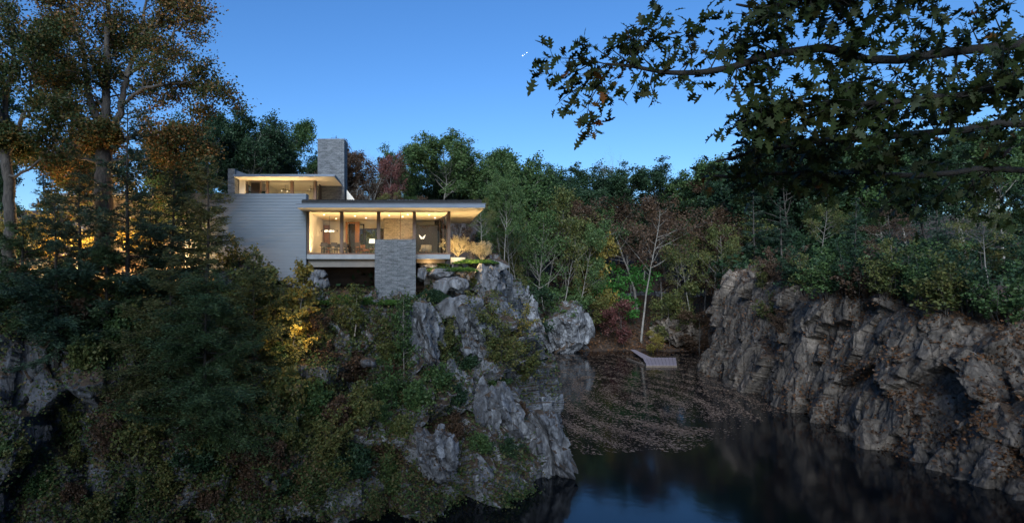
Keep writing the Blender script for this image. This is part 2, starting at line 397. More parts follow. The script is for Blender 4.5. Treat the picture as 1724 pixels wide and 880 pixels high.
def Z(px, Y, z): return np.array([(px - 700) * Y / 1000.0, Y, z])
FOOT = -13.2
cols = [
    [Z(-900, 26, 1.5), P(-900, 440, 24), P(-900, 520, 21), P(-900, 640, 19), P(-900, 800, 18), Z(-900, 17, FOOT)],
    [P(-400, 430, 30), P(-400, 450, 27), P(-400, 560, 25), P(-400, 680, 24), P(-400, 820, 23), Z(-400, 22, FOOT)],
    [P(-120, 430, 40), P(-120, 470, 33.5), P(-120, 560, 31), P(-120, 690, 29), P(-120, 830, 27.5), Z(-120, 27, FOOT)],
    [P(40, 432, 42), P(40, 480, 35), P(40, 565, 32), P(40, 690, 30.5), P(40, 830, 29), Z(40, 28, FOOT)],
    [P(200, 436, 43), P(200, 490, 36.5), P(200, 590, 34), P(200, 700, 31.5), P(200, 820, 29.5), Z(200, 28, FOOT)],
    [P(380, 455, 43), P(380, 495, 38), P(380, 600, 35.5), P(380, 700, 32.5), P(380, 820, 29.5), Z(380, 27.5, FOOT)],
    [P(520, 486, 44), P(520, 510, 39), P(520, 600, 36.5), P(520, 700, 33), P(520, 820, 30), Z(520, 27.5, FOOT)],
    [P(640, 490, 44), P(640, 515, 39), P(640, 600, 37), P(640, 700, 34), P(640, 810, 31), Z(640, 28.5, FOOT)],
    [P(715, 480, 44), P(715, 505, 40), P(715, 600, 38), P(715, 700, 35), P(715, 800, 32), Z(720, 29.5, FOOT)],
    [P(775, 452, 46), P(780, 466, 42.5), P(775, 550, 40), P(790, 660, 37), P(805, 770, 34), Z(815, 31.5, FOOT)],
    [P(825, 447, 47), P(828, 452, 43.5), P(832, 545, 41.5), P(855, 645, 38.5), P(875, 745, 36), Z(885, 33.5, FOOT)],
    [P(838, 449, 50), P(846, 462, 45), P(852, 550, 43), P(892, 640, 40), P(915, 730, 37.8), Z(942, 35.5, FOOT)],
    [P(838, 452, 56), P(850, 468, 50), P(856, 550, 48), P(884, 620, 46), P(895, 700, 44), Z(905, 43, FOOT)],
    [P(830, 455, 66), P(842, 470, 60), P(850, 530, 58), P(862, 580, 57), P(870, 640, 56), Z(875, 55, FOOT)],
    [P(830, 460, 84), P(845, 478, 79), P(860, 510, 77), P(870, 550, 76), P(880, 590, 75), Z(885, 74, FOOT)],
    [P(850, 465, 104), P(860, 485, 99), P(875, 510, 97), P(890, 540, 95), P(900, 570, 94), Z(905, 93, FOOT)],
]
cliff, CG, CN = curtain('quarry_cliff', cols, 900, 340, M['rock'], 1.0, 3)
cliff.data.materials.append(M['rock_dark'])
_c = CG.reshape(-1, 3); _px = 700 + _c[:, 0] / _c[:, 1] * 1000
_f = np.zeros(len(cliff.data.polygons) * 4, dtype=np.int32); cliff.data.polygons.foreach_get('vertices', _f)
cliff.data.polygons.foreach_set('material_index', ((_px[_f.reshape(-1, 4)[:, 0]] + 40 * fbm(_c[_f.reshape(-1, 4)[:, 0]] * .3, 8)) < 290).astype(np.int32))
rcols = [
    [P(1330, 475, 104), P(1320, 492, 99), P(1318, 530, 98), P(1315, 560, 97), P(1312, 580, 96), Z(1310, 95, FOOT)],
    [P(1238, 462, 92), P(1226, 474, 86), P(1220, 520, 84), P(1206, 560, 82), P(1196, 600, 80), Z(1192, 78, FOOT)],
    [P(1260, 455, 86), P(1240, 466, 78), P(1232, 510, 75), P(1226, 560, 73), P(1222, 610, 71), Z(1216, 69, FOOT)],
    [P(1345, 458, 74), P(1310, 474, 67), P(1300, 510, 64), P(1296, 570, 62), P(1294, 630, 60), Z(1288, 58.5, FOOT)],
    [P(1450, 468, 62), P(1400, 488, 56), P(1390, 520, 53), P(1386, 590, 51), P(1382, 650, 49.5), Z(1375, 48, FOOT)],
    [P(1640, 478, 52), P(1560, 505, 47), P(1548, 520, 44), P(1542, 610, 42), P(1538, 690, 40.5), Z(1530, 39, FOOT)],
    [P(1950, 485, 44), P(1800, 520, 39), P(1785, 580, 36), P(1778, 640, 34), P(1772, 740, 32.5), Z(1765, 31, FOOT)],
    [Z(2900, 30, 2.0), Z(2700, 26, 1), Z(2650, 24, -2), Z(2640, 23, -5), Z(2630, 22, -9), Z(2620, 21, FOOT)],
]
rcliff, RG, RN = curtain('right_quarry_cliff', rcols, 760, 270, M['rock_tan'], 1.1, 21, amp=.8)

def hfield(X, Y):
    """ground behind the cliffs, the far bank and the wooded hill"""
    X = np.asarray(X, float); Y = np.asarray(Y, float)
    q = np.stack([X * .06, Y * .06, 0 * X], -1)
    hill = 0.3 + sstep(52, 115, Y) * 5.5 + sstep(115, 210, Y) * 17 + sstep(8, 45, X) * (1 - sstep(60, 110, Y)) * -2.0 - 0.02 * np.clip(X, 0, 60)
    hill = hill + fbm(q, 5, 4) * 1.2
    left = np.interp(Y, [0, 46, 60, 80, 100, 108], [5.2, 5.2, 6.5, 9.5, 14, 20])       # right margin of the left land
    right = np.interp(Y, [0, 22, 38, 47, 56, 67, 78, 88, 100], [60, 52, 42, 40.5, 39.5, 40.5, 42, 43, 44])
    far = 93 + 3 * np.sin(X * .12)
    inside = sstep(left - 1.0, left + 5, X) * (1 - sstep(right - 1, right + 5, X) * (Y < 97)) * (1 - sstep(far - 4, far + 30, Y))
    bank = -14.5
    z = hill * (1 - inside) + bank * inside
    # far bank: wooded slope from the water up to the forest floor
    slope = np.interp(Y, [88, 93, 97, 110, 130, 160, 190], [-15, -12.6, -11.6, -8.0, -3.8, 5.0, 15]) + fbm(q * 2, 9, 3) * .8
    m = sstep(15, 22, X) * (Y > 86) * (1 - sstep(160, 190, Y)) * (1 - sstep(60, 80, X))
    z = z * (1 - m) + slope * m
    # keep the ground low under the front rim (the cliff mesh is the rim)
    z = z - 1.6 * (1 - sstep(44, 50, Y)) * (X < 12)
    return z
xs = np.concatenate([np.linspace(-1500, -140, 14), np.linspace(-130, 150, 281), np.linspace(160, 1500, 14)])
ys = np.concatenate([np.linspace(42, 260, 219), np.linspace(270, 3000, 16)])
GX, GY = np.meshgrid(xs, ys, indexing='ij'); GZ = hfield(GX, GY)
GZ = GZ + sstep(260, 600, GY) * 10
idx = np.arange(GX.size).reshape(GX.shape)
F = np.stack([idx[:-1, :-1], idx[1:, :-1], idx[1:, 1:], idx[:-1, 1:]], -1).reshape(-1, 4)
gnd = link('forest_floor', mesh_np('forest_floor', np.stack([GX, GY, GZ], -1).reshape(-1, 3), F, True), M['ground']); tag(gnd, kind='structure')
def gz(x, y): return float(hfield(np.array([x]), np.array([y]))[0])
# side ground to the left and right of the quarry, and the near bank on which the photographer stands
def slab(name, poly, z0, z1, mat):
    m = MB(); n = len(poly)
    m.add([(x, y, z0) for x, y in poly] + [(x, y, z1) for x, y in poly],
          [tuple(range(n))[::-1], tuple(range(n, 2 * n))] + [(i, (i + 1) % n, (i + 1) % n + n, i + n) for i in range(n)])
    o = m.build(name, mat); tag(o, kind='structure'); return o
slab('near_bank', [(-60, -60), (70, -60), (70, 4), (12, 7), (8.5, 6.5), (6.5, 2.6), (-6, 2.4), (-14, 3), (-30, 10), (-60, 12)], -16, -1.75, M['ground'])
slab('left_bank', [(-140, -60), (-60.5, -60), (-60.5, 12), (-42, 22), (-34, 41.5), (-140, 41.5)], -16, 0.2, M['ground'])
slab('right_bank', [(72, -60), (160, -60), (160, 41.5), (55, 41.5), (60, 20)], -16, 0.2, M['ground'])
bed = MB().box(-60, 110, -20, 130, -16.5, -16).build('lake_bed', M['ground']); tag(bed, kind='structure')
wv = [(-60, 0, WATER), (110, 0, WATER), (110, 125, WATER), (-60, 125, WATER)]
water = link('quarry_water', mesh_np('quarry_water', wv, [(0, 1, 2, 3)]), M['water']); tag(water, kind='structure')

bvhs = []
for o in (cliff, rcliff, gnd):
    me = o.data; vs = [v.co for v in me.vertices]; ps = [tuple(p.vertices) for p in me.polygons]
    bvhs.append(BVHTree.FromPolygons(vs, ps))
def hit(px, py, which=(0, 1, 2)):
    d = Vector(((px - 700) / 1000, 1, (465 - py) / 1000)).normalized(); best = None
    for k in which:
        r = bvhs[k].ray_cast(Vector((0, 0, 0)), d)
        if r[0] is not None and (best is None or r[3] < best[3]): best = r
    return best
def drop(x, y, which=(0, 1, 2), z=40):
    best = None
    for k in which:
        r = bvhs[k].ray_cast(Vector((x, y, z)), Vector((0, 0, -1)))
        if r[0] is not None and (best is None or r[0].z > best): best = r[0].z
    return best if best is not None else 0

# ------------------------------------------------------------------ foliage tools
def leaf_quads(C, size, rng, flat=0.0, aspect=.55, D=None):
    """C (n,3) leaf centres -> diamond leaves"""
    n = len(C)
    u = rng.normal(size=(n, 3)); 
    if D is not None: u = D + u * .45
    u[:, 2] *= (1 - flat * .7); u /= np.linalg.norm(u, axis=1, keepdims=True) + 1e-9
    w = rng.normal(size=(n, 3)); v = np.cross(u, w); v[:, 2] *= (1 - flat); v /= np.linalg.norm(v, axis=1, keepdims=True) + 1e-9
    s = size * rng.uniform(.6, 1.3, (n, 1))
    V = np.stack([C - u * s * .5, C + v * s * aspect * .5 - u * s * .05, C + u * s * .5, C - v * s * aspect * .5 - u * s * .05], 1).reshape(-1, 3)
    return V, np.arange(4 * n).reshape(n, 4)

class Tree:
    def __init__(s, seed): s.rng = np.random.default_rng(seed); s.lines = []; s.lp = []; s.ld = []
    def tube_mesh(s, name, sides=(8, 6, 4, 3)):
        V = []; F = []; off = 0
        for pts, rad, lvl in s.lines:
            n = sides[min(lvl, len(sides) - 1)]; k = len(pts)
            d = np.gradient(pts, axis=0); d /= np.linalg.norm(d, axis=1, keepdims=True) + 1e-9
            ref = np.where(np.abs(d[:, 2:3]) < .9, np.array([[0, 0, 1.]]), np.array([[1., 0, 0]]))
            a = np.cross(d, ref); a /= np.linalg.norm(a, axis=1, keepdims=True) + 1e-9; b = np.cross(d, a)
            t = np.linspace(0, 2 * np.pi, n, endpoint=False)
            ring = pts[:, None] + np.asarray(rad)[:, None, None] * (np.cos(t)[None, :, None] * a[:, None] + np.sin(t)[None, :, None] * b[:, None])
            V.append(ring.reshape(-1, 3)); ix = off + np.arange(k * n).reshape(k, n); ix2 = np.roll(ix, -1, 1)
            F.append(np.stack([ix[:-1], ix2[:-1], ix2[1:], ix[1:]], -1).reshape(-1, 4)); off += k * n
        return mesh_np(name, np.concatenate(V), np.concatenate(F), True)
    def grow(s, p, d, L, r, lvl, cfg):
        rng = s.rng; n = max(4, int(L / cfg['seg'][min(lvl, 3)])); pts = [np.array(p, float)]; d = np.array(d, float); d /= np.linalg.norm(d)
        wn = cfg['wander'][min(lvl, 3)]; up = cfg['up'][min(lvl, 3)]
        for i in range(n):
            d = d + rng.normal(size=3) * wn; d[2] += up; d /= np.linalg.norm(d); pts.append(pts[-1] + d * L / n)
        pts = np.array(pts); rad = r * (1 - .85 * np.linspace(0, 1, n + 1) ** .9) + .004 * r
        s.lines.append((pts, rad, lvl)); s.kids(pts, rad, L, lvl, cfg)
    def kids(s, pts, rad, L, lvl, cfg, t0=None):
        rng = s.rng; n = len(pts) - 1
        if lvl >= cfg['leaflvl']:
            k = max(2, int(L * cfg['lpm']))
            t = rng.uniform(.15 if lvl > cfg['leaflvl'] else .35, 1, k) * n; i = np.minimum(t.astype(int), n - 1); f = (t - i)[:, None]
            s.lp.append(pts[i] * (1 - f) + pts[i + 1] * f)
        if lvl < cfg['maxlvl']:
            m = cfg['n'][lvl]; m = int(m * L / cfg.get('ref', [L] * 5)[lvl] + .5) if 'ref' in cfg else m
            t0 = cfg['t0'][lvl] if t0 is None else t0
            for j in range(m):
                t = t0 + (1 - t0) * (j + rng.uniform(0, 1)) / m; x = t * n; i = min(int(x), n - 1); f = x - i
                q = pts[i] * (1 - f) + pts[i + 1] * f; dd = pts[i + 1] - pts[i]; dd /= np.linalg.norm(dd) + 1e-9
                a = rng.normal(size=3); a -= dd * (a @ dd); a /= np.linalg.norm(a) + 1e-9
                ang = cfg['ang'][lvl] * rng.uniform(.7, 1.2)
                nd = dd * math.cos(ang) + a * math.sin(ang)
                if lvl == 0 and 'flat0' in cfg: nd[2] = nd[2] * (1 - cfg['flat0'])
                l2 = cfg['len'][lvl] * L * rng.uniform(.65, 1.15) * (cfg['shape'](t) if lvl == 0 and 'shape' in cfg else (1.1 - .55 * t))
                r2 = min(rad[i] * .6, max(.006, l2 * .018))
                s.grow(q, nd, l2, r2, lvl + 1, cfg)
    def leaves(s, name, k, spread, size, flat=.3, aspect=.6):
        C = np.concatenate(s.lp); C = np.repeat(C, k, 0) + s.rng.normal(size=(len(C) * k, 3)) * spread * np.array([1, 1, .7])
        V, F = leaf_quads(C, size, s.rng, flat, aspect); return mesh_np(name, V, F)

def copy_thing(root, loc, rz, sc, mats=None):
    r = root.copy(); COL.objects.link(r); r.location = loc; r.rotation_euler = (0, 0, rz); r.scale = sc if hasattr(sc, '__len__') else (sc, sc, sc)
    for ch in root.children:
        c = ch.copy(); COL.objects.link(c); c.parent = r
        if mats and ch.name.split('.')[0] in mats:
            c.material_slots[0].link = 'OBJECT'; c.material_slots[0].material = mats[ch.name.split('.')[0]]
    return r

def proto_tree(name, seed, cfg, H, r, leaf, crown_mat, bark, sway=0.0, k=4, spread=.35, size=.3, lean=(0, 0)):
    T = Tree(seed); T.grow((0, 0, -.6), (lean[0], lean[1], 1), H, r, 0, cfg)
    root = bpy.data.objects.new(name, None); COL.objects.link(root)
    link('trunk', T.tube_mesh('trunk'), M[bark], root)
    if leaf: link('crown', T.leaves('crown', k, spread, size), M[crown_mat], root)
    return root

# ================================================================== HOUSE
house = empty('house', (-3, 42, 0), 'modern flat-roofed house of stone, grey boards and lit glass standing on the quarry edge', 'house')
H = house
lamps = []
def plight(name, loc, power, rad=.06, col=(1, .72, .42), kind='POINT', **kw):
    l = bpy.data.lights.new(name, kind); l.energy = power * 1.65; l.color = (col[0], col[1] * .91, col[2] * .74)
    if kind in ('POINT', 'SPOT'): l.shadow_soft_size = rad
    o = bpy.data.objects.new(name, l); COL.objects.link(o); o.location = loc
    if 'aim' in kw: o.rotation_euler = Vector(kw['aim']).to_track_quat('-Z', 'Y').to_euler()
    if kind == 'AREA': l.shape = 'RECTANGLE'; l.size = kw['sx']; l.size_y = kw['sy']
    if kind == 'SPOT': l.spot_size = R(kw.get('cone', 90)); l.spot_blend = .7
    return o

# lower roof with planted top
roof = part('lower_roof', M['metal'], H, (-8.0, 4.66, 39.8, 51.3, 4.60, 4.84), bevel=.01)
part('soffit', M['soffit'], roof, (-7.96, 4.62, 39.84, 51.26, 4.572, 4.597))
part('roof_edge', M['metal'], roof, (-8.04, 4.70, 39.76, 51.34, 4.845, 4.885))
part('planting_bed', M['sedum'], roof, (-7.7, 4.45, 40.05, 51.1, 4.89, 5.12))
rng = np.random.default_rng(5)
n = 9000; C = np.stack([rng.uniform(-7.65, 4.4, n), 40.08 + (rng.random(n) ** 3) * 11, 5.13 + rng.random(n) * .05], -1)
V, F = leaf_quads(C, .09, rng, .2, .3); V = V - np.array([-3, 42, 0])
link('sedum', mesh_np('sedum', V, F), M['sedum'], roof)
part('skylight', M['metal'], roof, (-2.1, -.1, 44, 46.5, 5.12, 5.68))
# siding wall: boards
mb = MB(); z = -.3
while z < 5.78:
    mb.box(-16.2, -7.75, 41.70, 41.78, z, min(z + .195, 5.8)); z += .212
sgap = part('backing', M['black'], None, (-16.2, -7.752, 41.785, 41.98, -.3, 5.79))
sw = mb.build('siding_wall', M['siding'], H); bpy.data.objects.remove(sgap); part('wall_backing', M['metal'], sw, (-16.2, -7.752, 41.785, 41.98, -.3, 5.79))
mb = MB(); z = -.3
while z < 5.78:
    mb.box(-7.748, -7.70, 41.704, 42.75, z, min(z + .195, 5.8)); z += .212
mb.box(-7.90, -7.752, 41.985, 42.75, 4.9, 5.79)
mb.build('parapet', M['siding'], H)
part('terrace_floor', M['concrete'], H, (-16.2, -7.95, 42.0, 48, 4.9, 5.0))
part('terrace_floor', M['concrete'], H, (-14.2, -8.45, 48.02, 54, 4.9, 5.0))
part('lower_wall', M['taupe'], H, (-16.2, -7.95, 49.2, 49.4, -.6, 4.88), (-16.2, -16.0, 42, 49.18, -.6, 4.88))
# slab, recess and the dark undercroft
part('floor_slab', M['concrete'], H, (-7.69, -2.85, 41.85, 51, 1.22, 1.56), (-2.84, .0, 41.85, 51, 1.22, 1.56), (.01, 2.42, 41.85, 49, 1.22, 1.56))
part('slab_fascia', M['taupe'], H, (-7.66, -2.88, 42.15, 42.35, .66, 1.215)); part('slab_fascia', M['taupe'], H, (.06, 2.1, 42.4, 42.6, .95, 1.215))
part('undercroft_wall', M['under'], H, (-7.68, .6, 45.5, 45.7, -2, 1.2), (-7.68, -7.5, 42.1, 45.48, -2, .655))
part('undercroft_wall', M['stone'], H, (.62, 1.3, 43.0, 49, -2, 1.2))
# stone pier in front of the glass
part('stone_pier', M['stone'], H, (-2.8, 0.0, 40.5, 41.82, -1.9, 2.52), bevel=.01)
# front glazing
posts = [-7.66, -5.24, -2.63, -.10, 2.36]
for i, x in enumerate(posts):
    part('post', M['bronze'], H, (x - .085 + (.05 if i == 0 else 0), x + .085, 41.9, 42.1, 1.58, 4.57))
part('window_sill', M['wood'], H, (-7.6, 2.5, 41.82, 42.15, 1.563, 1.60))
def glazing(x0, x1, z0, z1, y=42.0, mats=('bronze', 'glass'), extra=(), t=.035, parent=None):
    fr = part('window', M[mats[0]], parent or H, (x0, x1, y - .03, y + .03, z0, z0 + t), (x0, x1, y - .03, y + .03, z1 - t, z1), (x0, x0 + t, y - .03, y + .03, z0 + t, z1 - t),
              (x1 - t, x1, y - .03, y + .03, z0 + t, z1 - t), *[(xx - .02, xx + .02, y - .025, y + .025, z0 + t, z1 - t) for xx in extra])
    part('pane', M['glass'], fr, (x0 + t, x1 - t, y - .005, y + .005, z0 + t, z1 - t)); return fr
for i in range(4):
    glazing(posts[i] + .09, posts[i + 1] - .09, 1.605, 4.565, extra=([-1.09] if i == 2 else []))
# right side: wood framed folding doors
def side_door(x0, y0, x1, y1, z0=1.60, z1=4.56):
    d = np.array([x1 - x0, y1 - y0]); L = np.linalg.norm(d); d /= L; nrm = np.array([-d[1], d[0]]) * .03
    def bar(a, b, za, zb, m):
        c = [np.array([x0, y0]) + d * a - nrm, np.array([x0, y0]) + d * b - nrm, np.array([x0, y0]) + d * b + nrm, np.array([x0, y0]) + d * a + nrm]
        m.add([(p[0], p[1], zz) for zz in (za, zb) for p in c], [(0, 3, 2, 1), (4, 5, 6, 7), (0, 1, 5, 4), (1, 2, 6, 5), (2, 3, 7, 6), (3, 0, 4, 7)])
    m = MB(); bar(0, .15, z0, z1, m); bar(L - .15, L, z0, z1, m); bar(.152, L - .152, z0, z0 + .15, m); bar(.152, L - .152, z1 - .12, z1, m)
    o = m.build('door', M['wood_dark'], H)
    g = MB(); nrm = nrm * .15; bar(.153, L - .153, z0 + .152, z1 - .122, g); g.build('pane', M['glass'], o)
    return o
side_door(2.37, 42.15, 2.30, 43.7); side_door(2.28, 43.75, 2.14, 45.3); side_door(2.10, 45.35, 1.92, 46.9); side_door(1.9, 46.95, 1.55, 48.4)
# interior
part('interior_floor', M['wood_floor'], H, (-7.6, 2.3, 42.15, 48.9, 1.563, 1.585))
part('interior_wall', M['plaster'], H, (-7.68, -5.55, 49.0, 49.2, 1.56, 4.565))
part('interior_wall', M['plaster'], H, (-7.69, -7.6, 42.2, 48.98, 1.60, 4.565))
part('interior_wall', M['plaster'], H, (-5.2, -2.62, 49.0, 49.2, 3.95, 4.565))
part('wood_panel', M['wood'], H, (-7.55, -7.05, 48.6, 48.9, 1.59, 4.2))
part('fireplace', M['stone_in'], H, (-2.55, -.25, 47.0, 48.6, 1.59, 4.565))
part('dark_wall', M['wood_dark'], H, (-.2, 1.75, 47.6, 47.8, 1.59, 4.1)); part('wood_panel', M['wood'], H, (-.22, -.02, 47.3, 47.58, 1.59, 4.3))
part('interior_wall', M['plaster'], H, (-.2, 2.3, 48.85, 49.15, 4.102, 4.565))
for x in (-5.5, -4.85): glazing(x, x + .62, 1.6, 4.3, 48.9, ('wood_dark', 'glass'), t=.10)
part('wood_panel', M['wood'], H, (-4.85, -4.5, 47.4, 47.6, 1.59, 4.35)); part('wood_panel', M['wood'], H, (-5.62, -5.45, 47.4, 47.6, 1.59, 4.35)); part('wood_panel', M['wood'], H, (-5.44, -4.86, 47.42, 47.58, 4.2, 4.35)); part('dark_wall', M['wood_dark'], H, (-5.44, -4.86, 47.9, 48.0, 1.59, 4.19))
glazing(-4.2, -2.66, 1.6, 3.93, 49.05, ('wood_dark', 'glass'), t=.06)
part('wood_panel', M['wood_dark'], H, (-2.95, -2.6, 47.5, 47.7, 1.59, 3.6))
# recessed lights in the ceiling
for x, y in [(-6.8, 44), (-6.3, 47), (-4.6, 45), (-3.9, 46.5), (-2.0, 44.6), (-1.0, 45.4), (-.6, 44), (1.0, 44.2), (1.5, 46.5)]:
    m = MB(); m.lathe([(.0, 0), (.05, 0), (.05, .012), (0, .012)], (x, y, 4.555), 12); m.build('recessed_light', M['lamp'], H)
# upper storey
ur = part('upper_roof', M['metal'], H, (-14.16, -6.28, 46, 50.74, 7.74, 7.90), (-14.16, -8.5, 50.742, 54, 7.74, 7.90))
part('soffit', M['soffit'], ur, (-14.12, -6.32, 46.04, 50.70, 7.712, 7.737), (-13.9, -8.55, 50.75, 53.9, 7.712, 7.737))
ch = part('chimney', M['stone'], H, (-8.4, -6.12, 50.8, 53.1, 4.9, 11.75), bevel=.012)
part('cap', M['concrete'], ch, (-8.2, -6.3, 51, 52.9, 11.752, 11.80))
part('side_pier', M['stone'], H, (-14.75, -14.2, 46.6, 50.5, 5.0, 8.45))
m = MB().add([(-14.19, 46.9, 7.91), (-12.9, 46.9, 7.91), (-14.19, 50, 7.91), (-12.9, 50, 7.91), (-14.19, 46.9, 8.35), (-14.19, 50, 8.35)], [(0, 1, 4), (2, 5, 3), (0, 4, 5, 2), (1, 3, 5, 4), (0, 2, 3, 1)])
m.build('roof_glazing', M['siding'], H)
xs_ = [(-13.6, -12.55), (-12.5, -11.95), (-11.88, -10.1), (-9.88, -8.25)]
for i, (x0, x1) in enumerate(xs_):
    glazing(x0, x1, 5.02, 7.70, 48.0, ('bronze', 'glass'))
for x in (-12.0, -9.99, -8.12): part('post', M['bronze'], H, (x - .09, x + .09, 47.9, 48.1, 5.02, 7.705))
part('side_window', M['wood_dark'], H, (-8.10, -8.04, 48.15, 48.5, 5.02, 7.70), (-8.10, -8.04, 49.6, 50.7, 5.02, 7.70))
part('interior_wall', M['plaster'], H, (-12.4, -8.6, 53.5, 53.7, 5.02, 7.70), (-12.45, -12.4, 49.2, 53.48, 5.02, 7.7))
part('interior_wall', M['plaster'], H, (-14.15, -13.7, 47.6, 47.8, 5.02, 7.70))
part('door', M['wood_dark'], H, (-13.4, -12.7, 48.3, 48.4, 5.02, 7.6))
MB().prism([(-5.95, 4.9), (-5.95, 7.45), (-4.7, 5.9), (-4.7, 4.9)], 51.2, 53.5).build('stair_wall', M['plaster'], H)
# left wing behind the trees
part('wing_wall', M['taupe'], H, (-27.5, -24.8, 46, 46.3, -1, 6.1), (-23.9, -22.2, 46, 46.3, -1, 6.1), (-19.4, -17.0, 46, 46.3, -1, 6.1), (-22.2, -19.4, 46, 46.3, -1, .9), (-24.8, -23.9, 46, 46.3, 4.4, 6.1), (-22.2, -19.4, 46, 46.3, 5.0, 6.1))
part('wing_wall', M['stone_in'], H, (-27.5, -16.3, 51.8, 52, -1, 6.1))
wr = part('wing_roof', M['metal'], H, (-27.8, -16.25, 44.9, 52.5, 6.12, 6.30))
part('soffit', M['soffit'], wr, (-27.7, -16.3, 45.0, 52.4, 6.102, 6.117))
part('floor_slab', M['concrete'], H, (-27.5, -16.3, 46, 52, -1, .1))
glazing(-24.8, -23.9, .12, 4.38, 46.1); glazing(-22.18, -19.42, .92, 4.98, 46.1, extra=[-20.8]); glazing(-17.0, -16.35, .12, 6.0, 46.1)

# lights in the house
for x in (-6.4, -3.9, -1.3, 1.0):
    plight('ceiling_wash', (x, 43.0, 1.75), 30, kind='AREA', aim=(0, -.12, 1), sx=2.2, sy=.08, col=(1, .76, .47))
for x, y, e in ((-6.3, 46.2, 34), (-4.0, 46, 26), (-1.2, 45.2, 26), (1.0, 44.6, 2)):
    plight('room_light', (x, y, 4.3), e, .1, (1, .74, .46), 'SPOT', aim=(0, .25, -1), cone=165)
for x in (-6.5, -3, .5): plight('eave_wash', (x, 41.2, 1.62 if x < -3.5 else 2.7), 0, kind='AREA', aim=(0, -.1, 1), sx=2.5, sy=.06, col=(1, .8, .5))
plight('eave_wash', (3.0, 44.5, 1.4), 85, kind='AREA', aim=(.25, .1, 1), sx=.1, sy=4, col=(1, .78, .48))
plight('terrace_wash', (-11.0, 46.9, 5.05), 60, kind='AREA', aim=(0, .1, 1), sx=5.6, sy=.08, col=(1, .76, .46))
plight('upper_room_light', (-10.5, 50.5, 7.4), 45, .1, (1, .78, .52), 'SPOT', aim=(0, .3, -1), cone=160)
plight('chimney_wash', (-7.2, 49.6, 5.1), 22, kind='AREA', aim=(0, .5, 1), sx=1.4, sy=.08, col=(1, .74, .44))
plight('stair_light', (-5.4, 50.6, 5.2), 9, .05, (1, .85, .6))
plight('under_light', (.9, 41.9, .9), 14, .05, (1, .68, .34))
plight('wing_room_light', (-20.8, 48.5, 4.5), 160, .15, (1, .78, .48)); plight('wing_room_light', (-24.4, 48.5, 4.5), 90, .15, (1, .78, .48))
plight('wing_wash', (-24, 44.6, .3), 70, kind='AREA', aim=(0, .25, 1), sx=13, sy=.1, col=(1, .72, .42))
plight('wing_wash', (-17.6, 44.9, .6), 12, .1, (1, .74, .42))

# ------------------------------------------------------------------ furniture
FL = 1.587
t = empty('dining_table', (-6.1, 45, FL), 'long dark wooden dining table behind the glass under the globe chandelier', 'table')
part('tabletop', M['wood_dark'], t, (-7.2, -5.0, 44.5, 45.5, FL + .70, FL + .75), bevel=.01)
for x in (-6.95, -5.3): part('leg', M['wood_dark'], t, (x, x + .08, 44.65, 45.35, FL, FL + .698))
m = MB(); m.lathe([(.0, 0), (.09, 0), (.16, .07), (.15, .075), (.08, .012), (0, .012)], (-6.1, 45, FL + .752), 16); o = m.build('bowl', M['black']); tag(o, 'small dark bowl in the middle of the dining table', 'bowl')
def make_chair():
    r = empty('dining_chair', (0, 0, 0), '', 'chair', 'chairs around the dining table')
    part('seat', M['wood_dark'], r, (-.23, .23, -.22, .22, .42, .48), bevel=.02)
    part('backrest', M['wood_dark'], r, (-.24, .24, .19, .23, .62, .92), bevel=.015)
    for x in (-.21, .18):
        part('leg', M['wood_dark'], r, (x, x + .035, -.2, -.165, 0, .418)); part('leg', M['wood_dark'], r, (x, x + .035, .185, .22, 0, .90))
    return r
chair0 = make_chair()
cl = [(-6.8, 44.25, 180, 'dining chair in front of the table, nearest the left wall'), (-6.05, 44.25, 180, 'dining chair in front of the table, at its middle'), (-5.35, 44.2, 178, 'dining chair in front of the table, at its right end'),
      (-6.8, 45.75, 0, 'dining chair behind the table, nearest the left wall'), (-6.05, 45.75, 0, 'dining chair behind the table, at its middle'), (-5.35, 45.75, 0, 'dining chair behind the table, at its right end'),
      (-4.55, 44.9, -90, 'dining chair at the right head of the table, turned sideways'), (-4.2, 44.1, 150, 'dining chair pulled away to the right of the table')]
for i, (x, y, a, lb) in enumerate(cl):
    c = chair0 if i == 0 else copy_thing(chair0, (0, 0, 0), 0, 1)
    c.location = (x, y, FL); c.rotation_euler = (0, 0, R(a)); c['label'] = lb
t = empty('chandelier', (-6.55, 45, 4.56), 'brass chandelier with a cluster of small white globes hanging over the dining table', 'chandelier')
m = MB(); m.tube([(-6.55, 45, 4.56), (-6.55, 45, 3.55)], .012, 6); m.tube([(-7.2, 45, 3.5), (-5.9, 45, 3.5)], .015, 6); m.tube([(-6.55, 44.7, 3.52), (-6.55, 45.3, 3.52)], .012, 6); m.build('frame', M['black'], t)
for x, y in ((-6.85, 45), (-6.7, 44.75), (-6.55, 45.1), (-6.4, 44.8), (-6.25, 45), (-7.15, 45), (-5.95, 45)):
    MB().ball((x, y, 3.42), .085 if -7 < x < -6.1 else .05, 12).build('globe', M['lamp_soft'] if -7 < x < -6.1 else M['wood_dark'], t, True)
t = empty('side_table', (-3.35, 45.6, FL), 'small wooden side table carrying the white table lamp', 'table')
part('tabletop', M['wood'], t, (-3.65, -3.05, 45.35, 45.85, FL + .5, FL + .53))
for x in (-3.6, -3.14):
    for y in (45.4, 45.76): part('leg', M['wood'], t, (x, x + .04, y, y + .04, FL, FL + .498))
t = empty('table_lamp', (-3.35, 45.6, FL + .535), 'table lamp with a wide glowing white shade left of the stone pier', 'lamp')
MB().lathe([(.0, 0), (.1, 0), (.1, .02), (.03, .04), (.07, .18), (.02, .34), (.015, .5)], (-3.35, 45.6, FL + .535), 12).build('base', M['black'], t, True)
